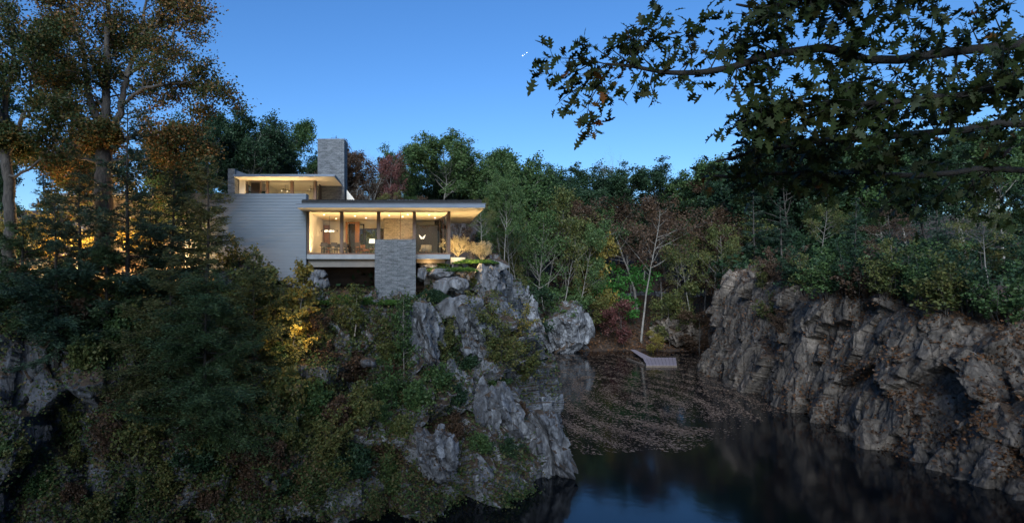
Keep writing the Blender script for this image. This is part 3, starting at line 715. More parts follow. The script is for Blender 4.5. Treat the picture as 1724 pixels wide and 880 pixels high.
MB().lathe([(.22, .42), (.25, .42), (.21, .74), (.20, .74)], (-3.35, 45.6, FL + .535), 20).build('lamp_shade', M['lamp_soft'], t, True)
plight('lamp_bulb', (-3.35, 45.1, FL + 1.15), 5, .05, (1, .8, .55))
def armchair(name, loc, label, mat, rz):
    r = empty(name, (0, 0, 0), label, 'armchair')
    m = MB(); m.box(-.36, .36, -.34, .34, .28, .45); m.build('seat', mat, r, bevel=.06)
    m = MB(); 
    for i in range(7):
        a0 = R(10 + i * 160 / 7); a1 = R(10 + (i + 1) * 160 / 7)
        m.add([(math.cos(q) * rr, math.sin(q) * rr, zz) for zz in (.30, .80) for q, rr in ((a0, .36), (a1, .36), (a1, .46), (a0, .46))], [(0, 3, 2, 1), (4, 5, 6, 7), (0, 1, 5, 4), (1, 2, 6, 5), (2, 3, 7, 6), (3, 0, 4, 7)])
    m.build('backrest', mat, r, True)
    for x in (-.3, .26):
        for y in (-.28, .24): part('leg', M['wood_dark'], r, (x, x + .04, y, y + .04, 0, .278))
    r.location = loc; r.rotation_euler = (0, 0, R(rz)); return r
armchair('armchair', (-4.0, 44.6, FL), 'curved wooden lounge chair beside the side table', M['wood'], 60)
armchair('armchair', (.75, 45.6, FL), 'pale round upholstered armchair below the petal shaped lamp', M['fabric'], -150)
t = empty('floor_lamp', (.5, 46, FL), 'tall floor lamp with two curved glowing white petals before the dark wall', 'lamp')
m = MB(); m.tube([(.5, 46, FL), (.5, 46, FL + 1.4)], .018, 8); m.lathe([(.0, 0), (.15, 0), (.15, .02), (0, .02)], (.5, 46, FL), 16); m.build('stand', M['black'], t)
for s in (-1, 1):
    m = MB(); V = []; Fq = []
    for i in range(9):
        for j in range(7):
            u = i / 8; vv = j / 6; wdt = math.sin(math.pi * min(1, .12 + u * .9)) * .5 + .06
            V.append((.5 + s * (.015 + .24 * u), 46 - .1 + .10 * (vv * 2 - 1) ** 2, FL + 1.42 + .27 * u * u - .05 + (vv - .5) * wdt * .36))
    V2 = [(a_, b_ + .012, c_) for a_, b_, c_ in V]
    for i in range(8):
        for j in range(6):
            q = i * 7 + j; Fq.append((q, q + 1, q + 8, q + 7)); Fq.append((q + 63, q + 70, q + 71, q + 64))
    m.add(V + V2, Fq); m.build('petal', M['lamp_soft'], t, True)
t = empty('pendant_lamp', (-11.0, 50, 7.7), 'branching black rod pendant with small round globes in the upper left window', 'lamp')
t2 = empty('pendant_lamp', (-9.0, 50.4, 7.7), 'short black rod pendant with a few globes in the upper window nearest the chimney', 'lamp')
for tt, cx_, cy_, nn_ in ((t, -11.0, 50, 9), (t2, -8.95, 50.4, 5)):
    rr = random.Random(nn_); m = MB(); m.tube([(cx_, cy_, 7.7), (cx_, cy_, 7.1)], .012, 6); q = np.array([cx_ - .1 * nn_ / 2, cy_, 7.25]); B = []
    for i in range(nn_):
        q2 = q + np.array([.16, rr.uniform(-.05, .05), rr.uniform(-.22, .20)]); q2[2] = min(max(q2[2], 6.75), 7.4); m.tube([q, q2], .01, 5); B.append(q2); q = q2
    m.build('rod_frame', M['black'], tt)
    for i, b_ in enumerate(B): MB().ball(tuple(b_), .05, 8).build('globe', M['black'] if i % 3 else M['lamp_soft'], tt, True)

# ------------------------------------------------------------------ rocks
def rock(name, c, s, seed, mat, label, group=None, sub=5, amp=1.0, cat='boulder', jag=0, rz=0):
    import bmesh
    bm = bmesh.new(); bmesh.ops.create_icosphere(bm, subdivisions=sub, radius=1)
    A = np.array([v.co for v in bm.verts]); s = np.array(s)
    A = np.sign(A) * np.abs(A) ** .62; A /= np.max(np.abs(A))
    Q = A * s; big = float(np.mean(s))
    d = blocky(Q + seed * 7, big * .9, seed, .7) * .20 + blocky(Q + seed * 5, big * .35, seed + 3, .8) * .10 + fbm(Q / big * 1.2, seed, 4) * big * .30
    nrm = A / np.linalg.norm(A, axis=1, keepdims=True); Q = Q + nrm * (d * amp)[:, None]
    pr_ = np.random.default_rng(seed + 100)
    for _ in range(26):
        pn = pr_.normal(size=3); pn /= np.linalg.norm(pn); U = Q / s; dd_ = U @ pn; lim = np.max(dd_) * pr_.uniform(.72, .93)
        over = np.clip(dd_ - lim, 0, None); Q = (U - pn * (over * .9)[:, None]) * s
    if jag:
        W_ = Q + np.stack([fbm(Q * .6, seed + k_, 2) for k_ in (1, 2, 3)], -1) * .5
        Q = Q + nrm * ((blocky(W_ + 3.3, big * .75, seed + 5, 1.0, (1, 1, .35)) * .34 + blocky(W_, big * .3, seed + 6, 1.0, (1, 1, .45)) * .34) * jag)[:, None]
        Q[:, 0] += Q[:, 2] * -.18
    ca, sa = math.cos(rz), math.sin(rz); Q = np.stack([Q[:, 0] * ca - Q[:, 1] * sa, Q[:, 0] * sa + Q[:, 1] * ca, Q[:, 2]], -1)
    for v, q in zip(bm.verts, Q): v.co = q
    me = bpy.data.meshes.new(name); bm.to_mesh(me); bm.free()
    o = link(name, me, mat); o.location = c; tag(o, label, cat, group); return o
def rk(px, py, Y, s, *a, **k): return rock('boulder', tuple(P(px, py, Y)), s, *a, **k)
G_ = 'boulders stacked beside the siding wall'
rk(510, 481, 39.6, (.75, .6, .32), 1, M['boulder'], 'flat grey boulder at the bottom left of the stacked pile', G_, sub=4)
rk(526, 471, 39.9, (.55, .5, .42), 2, M['boulder'], 'rounded pale boulder in the middle of the stacked pile', G_, sub=4)
rk(541, 477, 39.9, (.5, .5, .36), 3, M['boulder'], 'small boulder at the right end of the stacked pile', G_, sub=4)
rk(537, 461, 40.3, (.62, .5, .26), 4, M['boulder'], 'wide flat boulder on top of the stacked pile', G_, sub=4)
rk(508, 466, 40.0, (.55, .5, .26), 5, M['boulder'], 'thin slab of rock on the left of the stacked pile', G_, sub=4)
rk(496, 475, 39.9, (.5, .5, .3), 6, M['boulder'], 'grey boulder half hidden by the yellow sapling', G_, sub=4)
rk(710, 461, 41.2, (.32, .5, .5), 7, M['boulder'], 'upright pointed boulder under the slab corner, right of the stone pier', None, sub=4)
rk(745, 461, 41.6, (.9, .6, .35), 8, M['boulder'], 'long pale boulder below the low green ground cover', None, sub=4)
rk(722, 447, 43.0, (.7, .5, .22), 9, M['boulder'], 'small flat stone just under the corner of the floor slab', None, sub=4)
rk(772, 518, 39.0, (1.5, 1.0, .75), 10, M['boulder'], 'big rounded boulder at the top of the cliff below the ledge', None)
rk(711, 565, 36.9, (.95, .9, 1.5), 11, M['rock'], 'tall blue grey rock jutting from the planted slope below the pier', None, 6, jag=1)
rk(800, 565, 38.6, (1.1, .9, 1.5), 12, M['rock'], 'broad grey rock face under the rounded boulder', None, 6, jag=1)
rk(760, 480, 40.8, (1.1, .7, .5), 13, M['boulder'], 'cracked ledge of pale rock below the green ground cover', None)
rk(620, 609, 34.8, (.5, .4, .3), 14, M['rock_dark'], 'small dark stone lying among shrubs on the slope', None, sub=4)
rk(822, 470, 42.6, (.85, .8, 1.0), 15, M['boulder'], 'tall rounded rock at the top corner of the cliff', None, 6, jag=.6)
rk(838, 715, 36.0, (1.2, .9, 2.6), 16, M['rock'], 'pale streaked rock slab on the cliff above the water', None, 6, jag=1)
rk(928, 760, 36.2, (.9, .9, 2.3), 17, M['rock'], 'blue grey rock at the foot of the cliff where it meets the water', None, 6, jag=1)
rk(730, 765, 31.6, (1.0, .8, 1.1), 18, M['rock'], 'dark grey block of rock low on the slope', None, 6, jag=1)
rock('rock_outcrop', tuple(P(955, 552, 95)), (4.0, 3.2, 4.4), 31, M['rock'], 'big pale rock outcrop at the far waterline left of the dock', None, 6, 1.0, 'rock', .45)
rock('rock_outcrop', tuple(P(884, 545, 88)), (2.4, 3.0, 4.6), 32, M['rock'], 'narrow grey rock outcrop beyond the corner of the cliff', None, 6, 1.0, 'rock', 1)
rock('rock_outcrop', tuple(P(1140, 560, 98)), (3.4, 2.4, 2.0), 33, M['rock_tan'], 'low brown rock on the bank behind the dock', None, 6, 1.0, 'rock', 1)
# low retaining wall on the far bank
m = MB(); rr = random.Random(3); x = 40.0
while x < 62: 
    wd = rr.uniform(.5, 1.1); z0 = gz(x, 128) - .4; m.box(x, x + wd - .03, 127.6, 128.2, z0, z0 + 1.3 + rr.uniform(-.1, .1)); x += wd
o = m.build('stone_wall', M['rock'], bevel=.04); tag(o, 'low grey stone wall at the edge of the far wood', 'wall')

# ------------------------------------------------------------------ dock
d = empty('dock', tuple(P(1110, 612, 80)), 'L shaped floating wooden dock with pinkish boards on the far water', 'dock')
def deck(name, quad, z, board, horiz):
    m = MB(); q = np.array(quad, float); L = np.linalg.norm(q[1] - q[0]); n = max(3, int(L / board))
    for i in range(n):
        a0, a1 = i / n, (i + .93) / n
        A0 = q[0] + (q[1] - q[0]) * a0; A1 = q[0] + (q[1] - q[0]) * a1; B0 = q[3] + (q[2] - q[3]) * a0; B1 = q[3] + (q[2] - q[3]) * a1
        m.add([(*p, zz) for zz in (z, z + .05) for p in (A0, A1, B1, B0)], [(0, 3, 2, 1), (4, 5, 6, 7), (0, 1, 5, 4), (1, 2, 6, 5), (2, 3, 7, 6), (3, 0, 4, 7)])
    return m
zt = WATER + .24
def wp(px, py): 
    Y = -zt * 1000 / (py - 465); return ((px - 700) * Y / 1000, Y)
q = [wp(1088, 615), wp(1140, 615), wp(1138, 602), wp(1082, 602)]
deck('platform', [q[0], q[1], q[2], q[3]], zt, .45, True).build('platform', M['dock'], d)
x0, y0 = q[0]; x1, y1 = q[1]
m = MB(); m.box(x0, x1, y0 + .02, y0 + .25, zt - .30, zt - .01); m.box(x1 - .2, x1, y0 + .26, q[2][1], zt - .30, zt - .01); m.box(x0, x0 + .2, y0 + .26, q[3][1], zt - .30, zt - .01)
m.build('float_frame', M['dock_side'], d)
g = [wp(1061, 589), wp(1069, 589), wp(1098, 603), wp(1081, 603)]
deck('gangway', [g[0], g[3], g[2], g[1]], zt + .03, .45, False).build('gangway', M['dock'], d)
m = MB(); m.tube([(x0 - .05, y0 + .1, WATER - 1.5), (x0 - .05, y0 + .1, zt + .35)], .06, 8); m.build('mooring_post', M['black'], d)
# three bright points in the evening sky
for px, py, r, lb in ((880, 94, 1.2, 'brightest white star above the house, lowest of three'), (887, 89, .9, 'faint white star, highest of the three'), (883, 92, .6, 'tiny star between the two others')):
    c = P(px, py, 1500); m = MB().ball(tuple(c * 1.0), r, 10); o = m.build('star', M['star'], None, True); tag(o, lb, 'star', 'stars over the valley')

# ================================================================== VEGETATION
# ---- tree prototypes for the far wood (built once, copied)
def shp_round(t): return .55 + .6 * math.sin(math.pi * min(1, max(0, (t - .35) / .75 + .1)))
CF = dict(seg=[1.2, .9, .7, .5], wander=[.05, .10, .14, .18], up=[.02, .05, .03, .0], n=[26, 7, 5, 0], t0=[.42, .25, .2, 0], ang=[1.05, .8, .8, 0], len=[.30, .5, .5, 0], leaflvl=2, maxlvl=3, lpm=2.2, shape=shp_round)
protos = {}
def crown_tree(key, seed, H, r, mat, bark, cfg=CF, **k):
    c = dict(cfg); 
    for a in list(k):
        if a in c: c[a] = k.pop(a)
    protos[key] = proto_tree('broadleaf_tree', seed, c, H, r, True, mat, bark, **k)
crown_tree('round', 11, 24, .30, 'lf_green', 'bark_pale', k=8, spread=.46, size=.42)
crown_tree('round2', 12, 24, .28, 'lf_green', 'bark_pale', k=8, spread=.46, size=.42, t0=[.5, .25, .2, 0], wander=[.08, .12, .15, .2])
crown_tree('tall', 13, 26, .30, 'lf_dark', 'bark', k=8, spread=.42, size=.40, t0=[.35, .2, .2, 0], len=[.24, .5, .5, 0])
crown_tree('sparse', 14, 18, .16, 'lf_olive', 'bark_pale', k=4, spread=.38, size=.30, t0=[.52, .3, .2, 0], n=[18, 6, 4, 0], lpm=1.8, len=[.26, .5, .5, 0])
crown_tree('sparse2', 15, 17, .15, 'lf_rust', 'bark_pale', k=5, spread=.34, size=.28, t0=[.35, .3, .2, 0], n=[20, 6, 5, 0], lpm=1.6, len=[.22, .5, .5, 0], lean=(.28, 0))
crown_tree('under', 16, 9, .10, 'lf_lime', 'bark', k=4, spread=.3, size=.34, t0=[.2, .2, .2, 0], n=[16, 6, 4, 0], len=[.42, .5, .5, 0], up=[.02, -.01, -.02, 0])
T = Tree(17); T.grow((0, 0, -.6), (.02, 0, 1), 22, .24, 0, dict(CF, t0=[.35, .2, .2, 0], n=[26, 8, 6, 0], up=[.02, .12, .06, .03], ang=[.6, .6, .6, 0], len=[.36, .5, .55, 0]))
rt = bpy.data.objects.new('bare_tree', None); COL.objects.link(rt); link('trunk', T.tube_mesh('trunk', (8, 5, 4, 3)), M['bark_pale'], rt); protos['bare'] = rt

def conifer(name, seed, Hh, r, nb, blen, mat, bark, needle=.28, twig=7, npt=7, droop=-.05, top=.12, spray=.10, t0=.12, asym=None, namep='crown', rep=3, sides=(8, 5)):
    """trunk with whorled drooping boughs, side twigs in a flat spray, needle tufts along the twigs"""
    rng = np.random.default_rng(seed); T = Tree(seed)
    z = np.linspace(-.5, Hh, 14); px_ = np.cumsum(rng.normal(size=14) * .04 * Hh / 20); py_ = np.cumsum(rng.normal(size=14) * .04 * Hh / 20)
    tp = np.stack([px_, py_, z], -1); T.lines.append((tp, r * (1 - .93 * np.linspace(0, 1, 14)), 0))
    CC = []; DD = []
    for i in range(nb):
        t = t0 + (1 - t0) * ((i + rng.random()) / nb) ** .9
        a = rng.uniform(0, 2 * np.pi); t = min(.99, max(t0, t + rng.normal() * .02)); L = blen * (1 - t) ** .6 * rng.uniform(.4, 1.25) + top
        if asym is not None: L *= asym(a, t)
        zz = t * Hh; p = np.array([np.interp(zz, z, px_), np.interp(zz, z, py_), zz]); k = max(5, int(L / .35))
        d = np.array([math.cos(a), math.sin(a), .12 + .3 * t + rng.normal() * .16]); pts = [p]
        for j in range(k):
            f = j / k; d = d + rng.normal(size=3) * .05; d[2] += droop * (1 - f * 1.9); d /= np.linalg.norm(d); pts.append(pts[-1] + d * L / k)
        pts = np.array(pts); T.lines.append((pts, (r * .22 * min(1, L / blen + .2)) * (1 - .9 * np.linspace(0, 1, k + 1)) + .004, 1))
        m = int(L * twig); 
        for j in range(m):
            f = .12 + .88 * (j + rng.random()) / m; x = f * k; q = min(int(x), k - 1); c0 = pts[q] + (pts[q + 1] - pts[q]) * (x - q)
            bd = pts[q + 1] - pts[q]; bd /= np.linalg.norm(bd); s = rng.choice([-1, 1]); sd = np.cross(bd, (0, 0, 1)) * s
            td = bd * .75 + sd * .8 + np.array([0, 0, rng.normal() * .18 - .12]); td /= np.linalg.norm(td)
            tl = L * .30 * (1.15 - f) * rng.uniform(.6, 1.3) + .12
            u = np.linspace(.1, 1, max(2, int(npt * tl / .6) + 1))[:, None]
            cen = c0 + td * u * tl + np.array([0, 0, -1]) * (u ** 2) * tl * .25
            CC.append(cen); DD.append(np.repeat(td[None], len(cen), 0) + sd * .2)
    C = np.concatenate(CC); D = np.concatenate(DD)
    C = np.repeat(C, rep, 0) + rng.normal(size=(len(C) * rep, 3)) * spray; D = np.repeat(D, rep, 0)
    V, F = leaf_quads(C, needle, rng, .35, .24, D)
    root = bpy.data.objects.new(name, None); COL.objects.link(root)
    link('trunk', T.tube_mesh('trunk', sides), M[bark], root); link(namep, mesh_np('crown', V, F), M[mat], root)
    return root
protos['pine'] = conifer('pine_tree', 18, 22, .28, 80, 4.2, 'lf_pine', 'bark', .55, 3.0, 3, spray=.16, t0=.25)

KIND = {'round': 'broadleaf_tree', 'round2': 'broadleaf_tree', 'tall': 'broadleaf_tree', 'sparse': 'broadleaf_tree', 'sparse2': 'broadleaf_tree', 'under': 'young_tree', 'bare': 'bare_tree', 'pine': 'pine_tree'}
placed = []
def forest(key, px, Y, top, mat, label_kind, group, wid=1.0, rz=None, base=None, rnd=random.Random(4)):
    pr = protos[key]; used = getattr(forest, 'used', set()); x = (px - 700) * Y / 1000
    z0 = base if base is not None else drop(x, Y)
    ref = {'round': 25, 'round2': 25, 'tall': 27, 'sparse': 18.5, 'sparse2': 17.5, 'under': 9.6, 'bare': 23.5, 'pine': 22}[key]
    ztop = (465 - top) * Y / 1000; s = max(.15, (ztop - z0) / ref)
    mats = {'crown': M[mat]} if mat else None
    r = copy_thing(pr, (x, Y, z0 - .1), rnd.uniform(0, 6.28) if rz is None else rz, (s * wid, s * wid, s), mats)
    r.name = KIND[key]; placed.append([r, px, label_kind, group]); return r
# crown line of the wood, left to right: (kind, px, distance, top row, leaf material, width)
FT = [('round', 372, 75, 205, 'lf_dark', .9), ('round2', 430, 78, 198, 'lf_dark', 1.0), ('tall', 492, 84, 222, 'lf_dark', 1.0), ('round', 520, 92, 216, 'lf_green', .9),
      ('sparse2', 607, 86, 258, 'lf_rust', 1.3), ('bare', 590, 88, 262, None, 1.0), ('bare', 630, 96, 268, None, 1.0), ('sparse2', 648, 80, 262, 'lf_red', .7), ('round2', 560, 78, 252, 'lf_rust', .9),
      ('round', 700, 98, 252, 'lf_green', 1.0), ('round2', 745, 94, 240, 'lf_green', 1.15), ('tall', 790, 102, 252, 'lf_dark', 1.2), ('round', 845, 96, 264, 'lf_green', 1.05), ('round2', 885, 104, 272, 'lf_green', 1.0),
      ('tall', 935, 125, 282, 'lf_dark', 1.2), ('round2', 975, 130, 290, 'lf_dark', 1.0), ('tall', 1010, 128, 294, 'lf_dark', 1.1), ('round', 1040, 135, 306, 'lf_dark', .8), ('bare', 1062, 128, 280, None, .9), ('bare', 1084, 135, 292, None, .8),
      ('sparse2', 1074, 116, 322, 'lf_rust', 1.5), ('tall', 1125, 132, 288, 'lf_dark', 1.3), ('round2', 1160, 128, 290, 'lf_green', 1.0), ('round', 1205, 118, 282, 'lf_green', 1.0), ('tall', 1250, 108, 290, 'lf_dark', 1.0),
      ('round2', 1300, 104, 270, 'lf_dark', 1.0), ('tall', 1350, 98, 255, 'lf_dark', 1.1), ('round', 1400, 95, 262, 'lf_green', 1.0), ('tall', 1450, 92, 240, 'lf_dark', 1.1), ('round2', 1510, 88, 245, 'lf_green', 1.0),
      ('tall', 1570, 84, 225, 'lf_dark', 1.0), ('round', 1630, 80, 232, 'lf_dark', 1.0), ('round2', 1690, 76, 215, 'lf_green', 1.0)]
for k, px, Y, top, mt, wd in FT:
    nm = {'lf_dark': 'dark green', 'lf_green': 'mid green', 'lf_rust': 'rusty brown', 'lf_red': 'reddish', None: 'leafless'}[mt]
    forest(k, px, Y, top, mt, nm + ' tree on the skyline of the wood', 'trees on the skyline behind the house and the water', wd)
# leaning thin trees in front of the wood (far bank)
rr = random.Random(9)
for px, Y, top, key, mt, wd in [(812, 74, 330, 'sparse', 'lf_olive', .8), (848, 80, 300, 'round2', 'lf_green', .55), (872, 98, 325, 'sparse2', 'lf_olive', .9), (893, 104, 330, 'sparse', 'lf_rust', .9), (912, 100, 318, 'sparse', 'lf_olive', .9), (934, 106, 336, 'sparse2', 'lf_rust', 1.0),
        (955, 102, 330, 'sparse', 'lf_olive', .9), (985, 110, 350, 'sparse', 'lf_green', 1.0), (1008, 104, 395, 'under', 'lf_yellow', .65), (1045, 106, 440, 'under', 'lf_lime', 1.0), (1080, 99, 335, 'sparse', 'lf_rust', .95), (1113, 106, 360, 'sparse2', 'lf_rust', .8),
        (1050, 97, 502, 'under', 'lf_red', 1.0), (1096, 93, 555, 'under', 'lf_yellow', 1.0), (1150, 112, 352, 'sparse', 'lf_rust', .9), (1182, 108, 340, 'sparse2', 'lf_olive', .9), (1215, 100, 330, 'sparse', 'lf_olive', .9), (1245, 96, 340, 'sparse2', 'lf_rust', 1.0), (1270, 90, 318, 'pine', 'lf_pine', 1.2),
        (1315, 84, 330, 'pine', 'lf_pine', 1.2), (1380, 80, 345, 'sparse', 'lf_olive', 1.0), (1440, 74, 330, 'pine', 'lf_pine', 1.1), (1505, 68, 350, 'sparse', 'lf_rust', 1.0), (1580, 64, 330, 'pine', 'lf_pine', 1.1), (1660, 58, 340, 'sparse', 'lf_olive', 1.0),
        (822, 84, 350, 'sparse2', 'lf_green', .7), (860, 90, 345, 'sparse', 'lf_green', .7), (878, 92, 360, 'sparse2', 'lf_olive', .7), (902, 94, 352, 'sparse', 'lf_green', .7), (922, 95, 350, 'sparse2', 'lf_green', .7), (945, 97, 365, 'sparse', 'lf_olive', .7), (968, 99, 372, 'sparse2', 'lf_green', .7),
        (1165, 98, 385, 'sparse', 'lf_olive', .7), (1195, 97, 375, 'sparse2', 'lf_rust', .7), (1222, 95, 380, 'sparse', 'lf_olive', .7), (1140, 104, 380, 'sparse', 'lf_green', .7), (1240, 92, 400, 'sparse2', 'lf_olive', .6),
        (1340, 92, 400, 'under', 'lf_dark', 1.3), (1390, 88, 405, 'under', 'lf_green', 1.3), (1425, 92, 395, 'under', 'lf_dark', 1.3), (1470, 84, 405, 'under', 'lf_olive', 1.3), (1520, 86, 395, 'under', 'lf_dark', 1.3), (1565, 78, 400, 'under', 'lf_green', 1.3), (1610, 76, 390, 'under', 'lf_dark', 1.3), (1655, 72, 400, 'under', 'lf_olive', 1.3), (1700, 70, 390, 'under', 'lf_dark', 1.3),
        (1178, 93, 520, 'under', 'lf_rust', 1.2), (1128, 97, 500, 'under', 'lf_olive', .9), (1162, 99, 470, 'under', 'lf_olive', .9), (985, 100, 478, 'under', 'lf_olive', 1.0), (935, 97, 480, 'under', 'lf_green', 1.2), (900, 92, 480, 'under', 'lf_dark', 1.1), (760, 66, 350, 'sparse2', 'lf_rust', 1.0), (690, 66, 330, 'sparse', 'lf_rust', 1.0), (640, 66, 325, 'sparse2', 'lf_olive', 1.0)]:
    nm = {'lf_dark': 'dark green', 'lf_green': 'mid green', 'lf_rust': 'thin brown', 'lf_red': 'low red', 'lf_olive': 'thin olive', 'lf_yellow': 'pale yellow', 'lf_lime': 'bright green', 'lf_pine': 'blue green'}[mt]
    forest(key, px, Y, top, mt, nm + (' pine' if key == 'pine' else ' small tree' if key == 'under' else ' tree') + ' in front of the far wood', 'slender trees along the front of the wood', wd)
# deeper rows that fill the wood
for row, (Y0, n_, x0, x1) in enumerate([(112, 18, 560, 930), (150, 20, 880, 1300), (118, 14, 1200, 1760), (104, 9, 330, 640)]):
    for i in range(n_):
        px = x0 + (x1 - x0) * (i + rr.random()) / n_; Y = Y0 + rr.uniform(-8, 14)
        ln = np.interp(px, [330, 470, 560, 620, 700, 850, 950, 1050, 1200, 1350, 1500, 1760], [225, 235, 275, 290, 268, 285, 308, 330, 305, 285, 262, 240])
        mt = rr.choice(['lf_dark', 'lf_dark', 'lf_green', 'lf_rust'])
        forest(rr.choice(['round', 'tall', 'round2', 'tall']), px, Y, ln + rr.uniform(0, 26), mt, {'lf_dark': 'dark green', 'lf_green': 'mid green', 'lf_rust': 'rusty brown'}[mt] + ' tree deep inside the wood', 'trees deeper in the wood', 1.05)
# trees left of the house and behind the wing
for px, Y, top, key, mt in [(-60, 62, 150, 'tall', 'lf_dark'), (20, 64, 240, 'round', 'lf_dark'), (75, 66, 255, 'pine', 'lf_pine'), (120, 70, 235, 'round2', 'lf_rust'), (190, 72, 230, 'tall', 'lf_dark'), (255, 70, 245, 'round', 'lf_dark'), (315, 72, 235, 'pine', 'lf_pine'), (-30, 44, 280, 'tall', 'lf_dark')]:
    nm = {'lf_dark': 'dark green tree', 'lf_rust': 'brown tree', 'lf_pine': 'blue green pine'}[mt]
    forest(key, px, Y, top, mt, nm + ' behind the left wing of the house', 'trees behind the left wing')
# unseen trees on the near bank behind the photographer, added to shade the quarry
for i, (x, y, h) in enumerate([(-30, -2, 25), (-21, -7, 25), (-15, -2, 23), (-9, -6, 24), (-4, -4, 19), (4, -7, 18), (14, -8, 20), (23, -4, 19), (33, -6, 20), (44, 0, 22), (-40, 4, 22), (-52, 8, 22), (28, 2.5, 17), (-26, 3, 18)]):
    k = ['tall', 'round', 'round2'][i % 3]; r = copy_thing(protos[k], (x, y, -1.9), i * 1.3, h / 25 * 1.0, {'crown': M['lf_dark']})
    r.name = 'broadleaf_tree'; placed.append([r, x, 'unseen dark shade tree on the near bank behind the viewpoint', 'unseen shade trees on the near bank'])
for r in protos.values():
    for c in list(r.children): bpy.data.objects.remove(c)
    bpy.data.objects.remove(r)
ordn = lambda i: f'{i}' + ('th' if 10 <= i % 100 <= 20 else {1: 'st', 2: 'nd', 3: 'rd'}.get(i % 10, 'th'))
for kind in sorted({p[2] for p in placed}):
    L = sorted([p for p in placed if p[2] == kind], key=lambda p: p[1])
    for i, (r, px, lk, g) in enumerate(L):
        lb = lk if len(L) == 1 else f'{lk}, {"leftmost" if i == 0 else "rightmost" if i == len(L) - 1 else ordn(i + 1) + " from the left"}'
        tag(r, lb, 'tree', g)

# ---- undergrowth stuff of the wood floor and fallen leaves
rng = np.random.default_rng(77)
def ray_pts(n, x0, x1, y0, y1, which=(0, 1, 2), dens=None, seed=1):
    r = np.random.default_rng(seed); out = []
    for _ in range(n):
        px = r.uniform(x0, x1); py = r.uniform(y0, y1)
        if dens is not None and r.random() > dens(px, py): continue
        h = hit(px, py, which)
        if h is None: continue
        out.append((h[0], h[1], px, py))
    return out
def surf_leaves(name, n, region, size, mat, lift=.1, spread=.25, k=3, which=(0, 1, 2), dens=None, seed=1, flat=.3, label=None, cat=None, clump=True):
    pts = ray_pts(n, *region, which=which, dens=dens, seed=seed); r = np.random.default_rng(seed + 1)
    C = np.array([np.array(p[0]) + np.array(p[1]) * lift * (1 if p[1].z >= -.2 else -1) * 1.0 for p in pts])
    Y = np.array([p[0].y for p in pts])
    C = np.repeat(C, k, 0) + r.normal(size=(len(C) * k, 3)) * spread
    V, F = leaf_quads(C, size, r, flat, .65); o = link(name, mesh_np(name, V, F), M[mat]); tag(o, label, cat, None, 'stuff'); return o
surf_leaves('undergrowth', 16000, (860, 1760, 470, 592), .34, 'lf_litter', .06, .25, 3, (2,), None, 3, label='brown undergrowth and fallen leaves under the far trees', cat='undergrowth')
surf_leaves('undergrowth', 14000, (1180, 1760, 330, 500), .5, 'lf_dark', .5, .8, 3, (2,), None, 8, label='dark leafy thicket on the hillside behind the right cliff', cat='undergrowth')
surf_leaves('undergrowth', 5000, (600, 1200, 440, 560), .42, 'lf_dark', .3, .6, 3, (2,), lambda a, b: .5 + .5 * vnoise([[a * .03, b * .05, 0]])[0], 4, label='dark green undergrowth under the far trees', cat='undergrowth')
def dens_r(px, py): 
    return np.clip(.10 + .5 * (vnoise([[px * .02, py * .03, 3]])[0] > .15) + .8 * (py < 475), 0, 1)
surf_leaves('ledge_leaves', 9000, (1180, 1740, 440, 800), .22, 'lf_litter', .1, .18, 4, (1,), dens_r, 5, label='red and brown plants on the ledges of the right cliff', cat='ground cover')
# ---- creepers and plants over the front slope
from math import exp
BARE = [(830, 620, 110, 170, .45), (711, 560, 26, 42, 1), (772, 518, 45, 20, 1), (800, 560, 28, 45, .9), (835, 690, 32, 55, .9), (925, 740, 32, 85, .95), (730, 760, 40, 45, .85), (845, 480, 22, 45, 1), (858, 560, 12, 60, .9), (40, 630, 90, 85, .95), (170, 660, 60, 55, .75), (640, 830, 60, 60, .5), (790, 800, 60, 60, .6), (60, 790, 120, 90, .6), (755, 468, 60, 22, 1)]
def dens_f(px, py):
    d = .95
    for x, y, rx, ry, w in BARE: d *= 1 - w * exp(-(((px - x) / rx) ** 2 + ((py - y) / ry) ** 2) ** 2)
    nz = vnoise([[px * .022, py * .026, 1.5]])[0]
    return max(0, min(1, d * (.55 + .55 * nz + .15)))
surf_leaves('creepers', 46000, (-60, 940, 470, 880), .17, 'lf_ivy', .12, .17, 4, (0,), dens_f, 6, label='creepers and low plants covering the quarry slope below the house', cat='ground cover')
surf_leaves('hanging_vines', 22000, (-60, 900, 500, 880), .15, 'lf_ivy', .32, .22, 4, (0,), lambda a, b: dens_f(a, b) * (vnoise([[a * .04, b * .018, 7.5]])[0] > -.05), 16, label='vines and brambles hanging over the quarry slope', cat='ground cover')
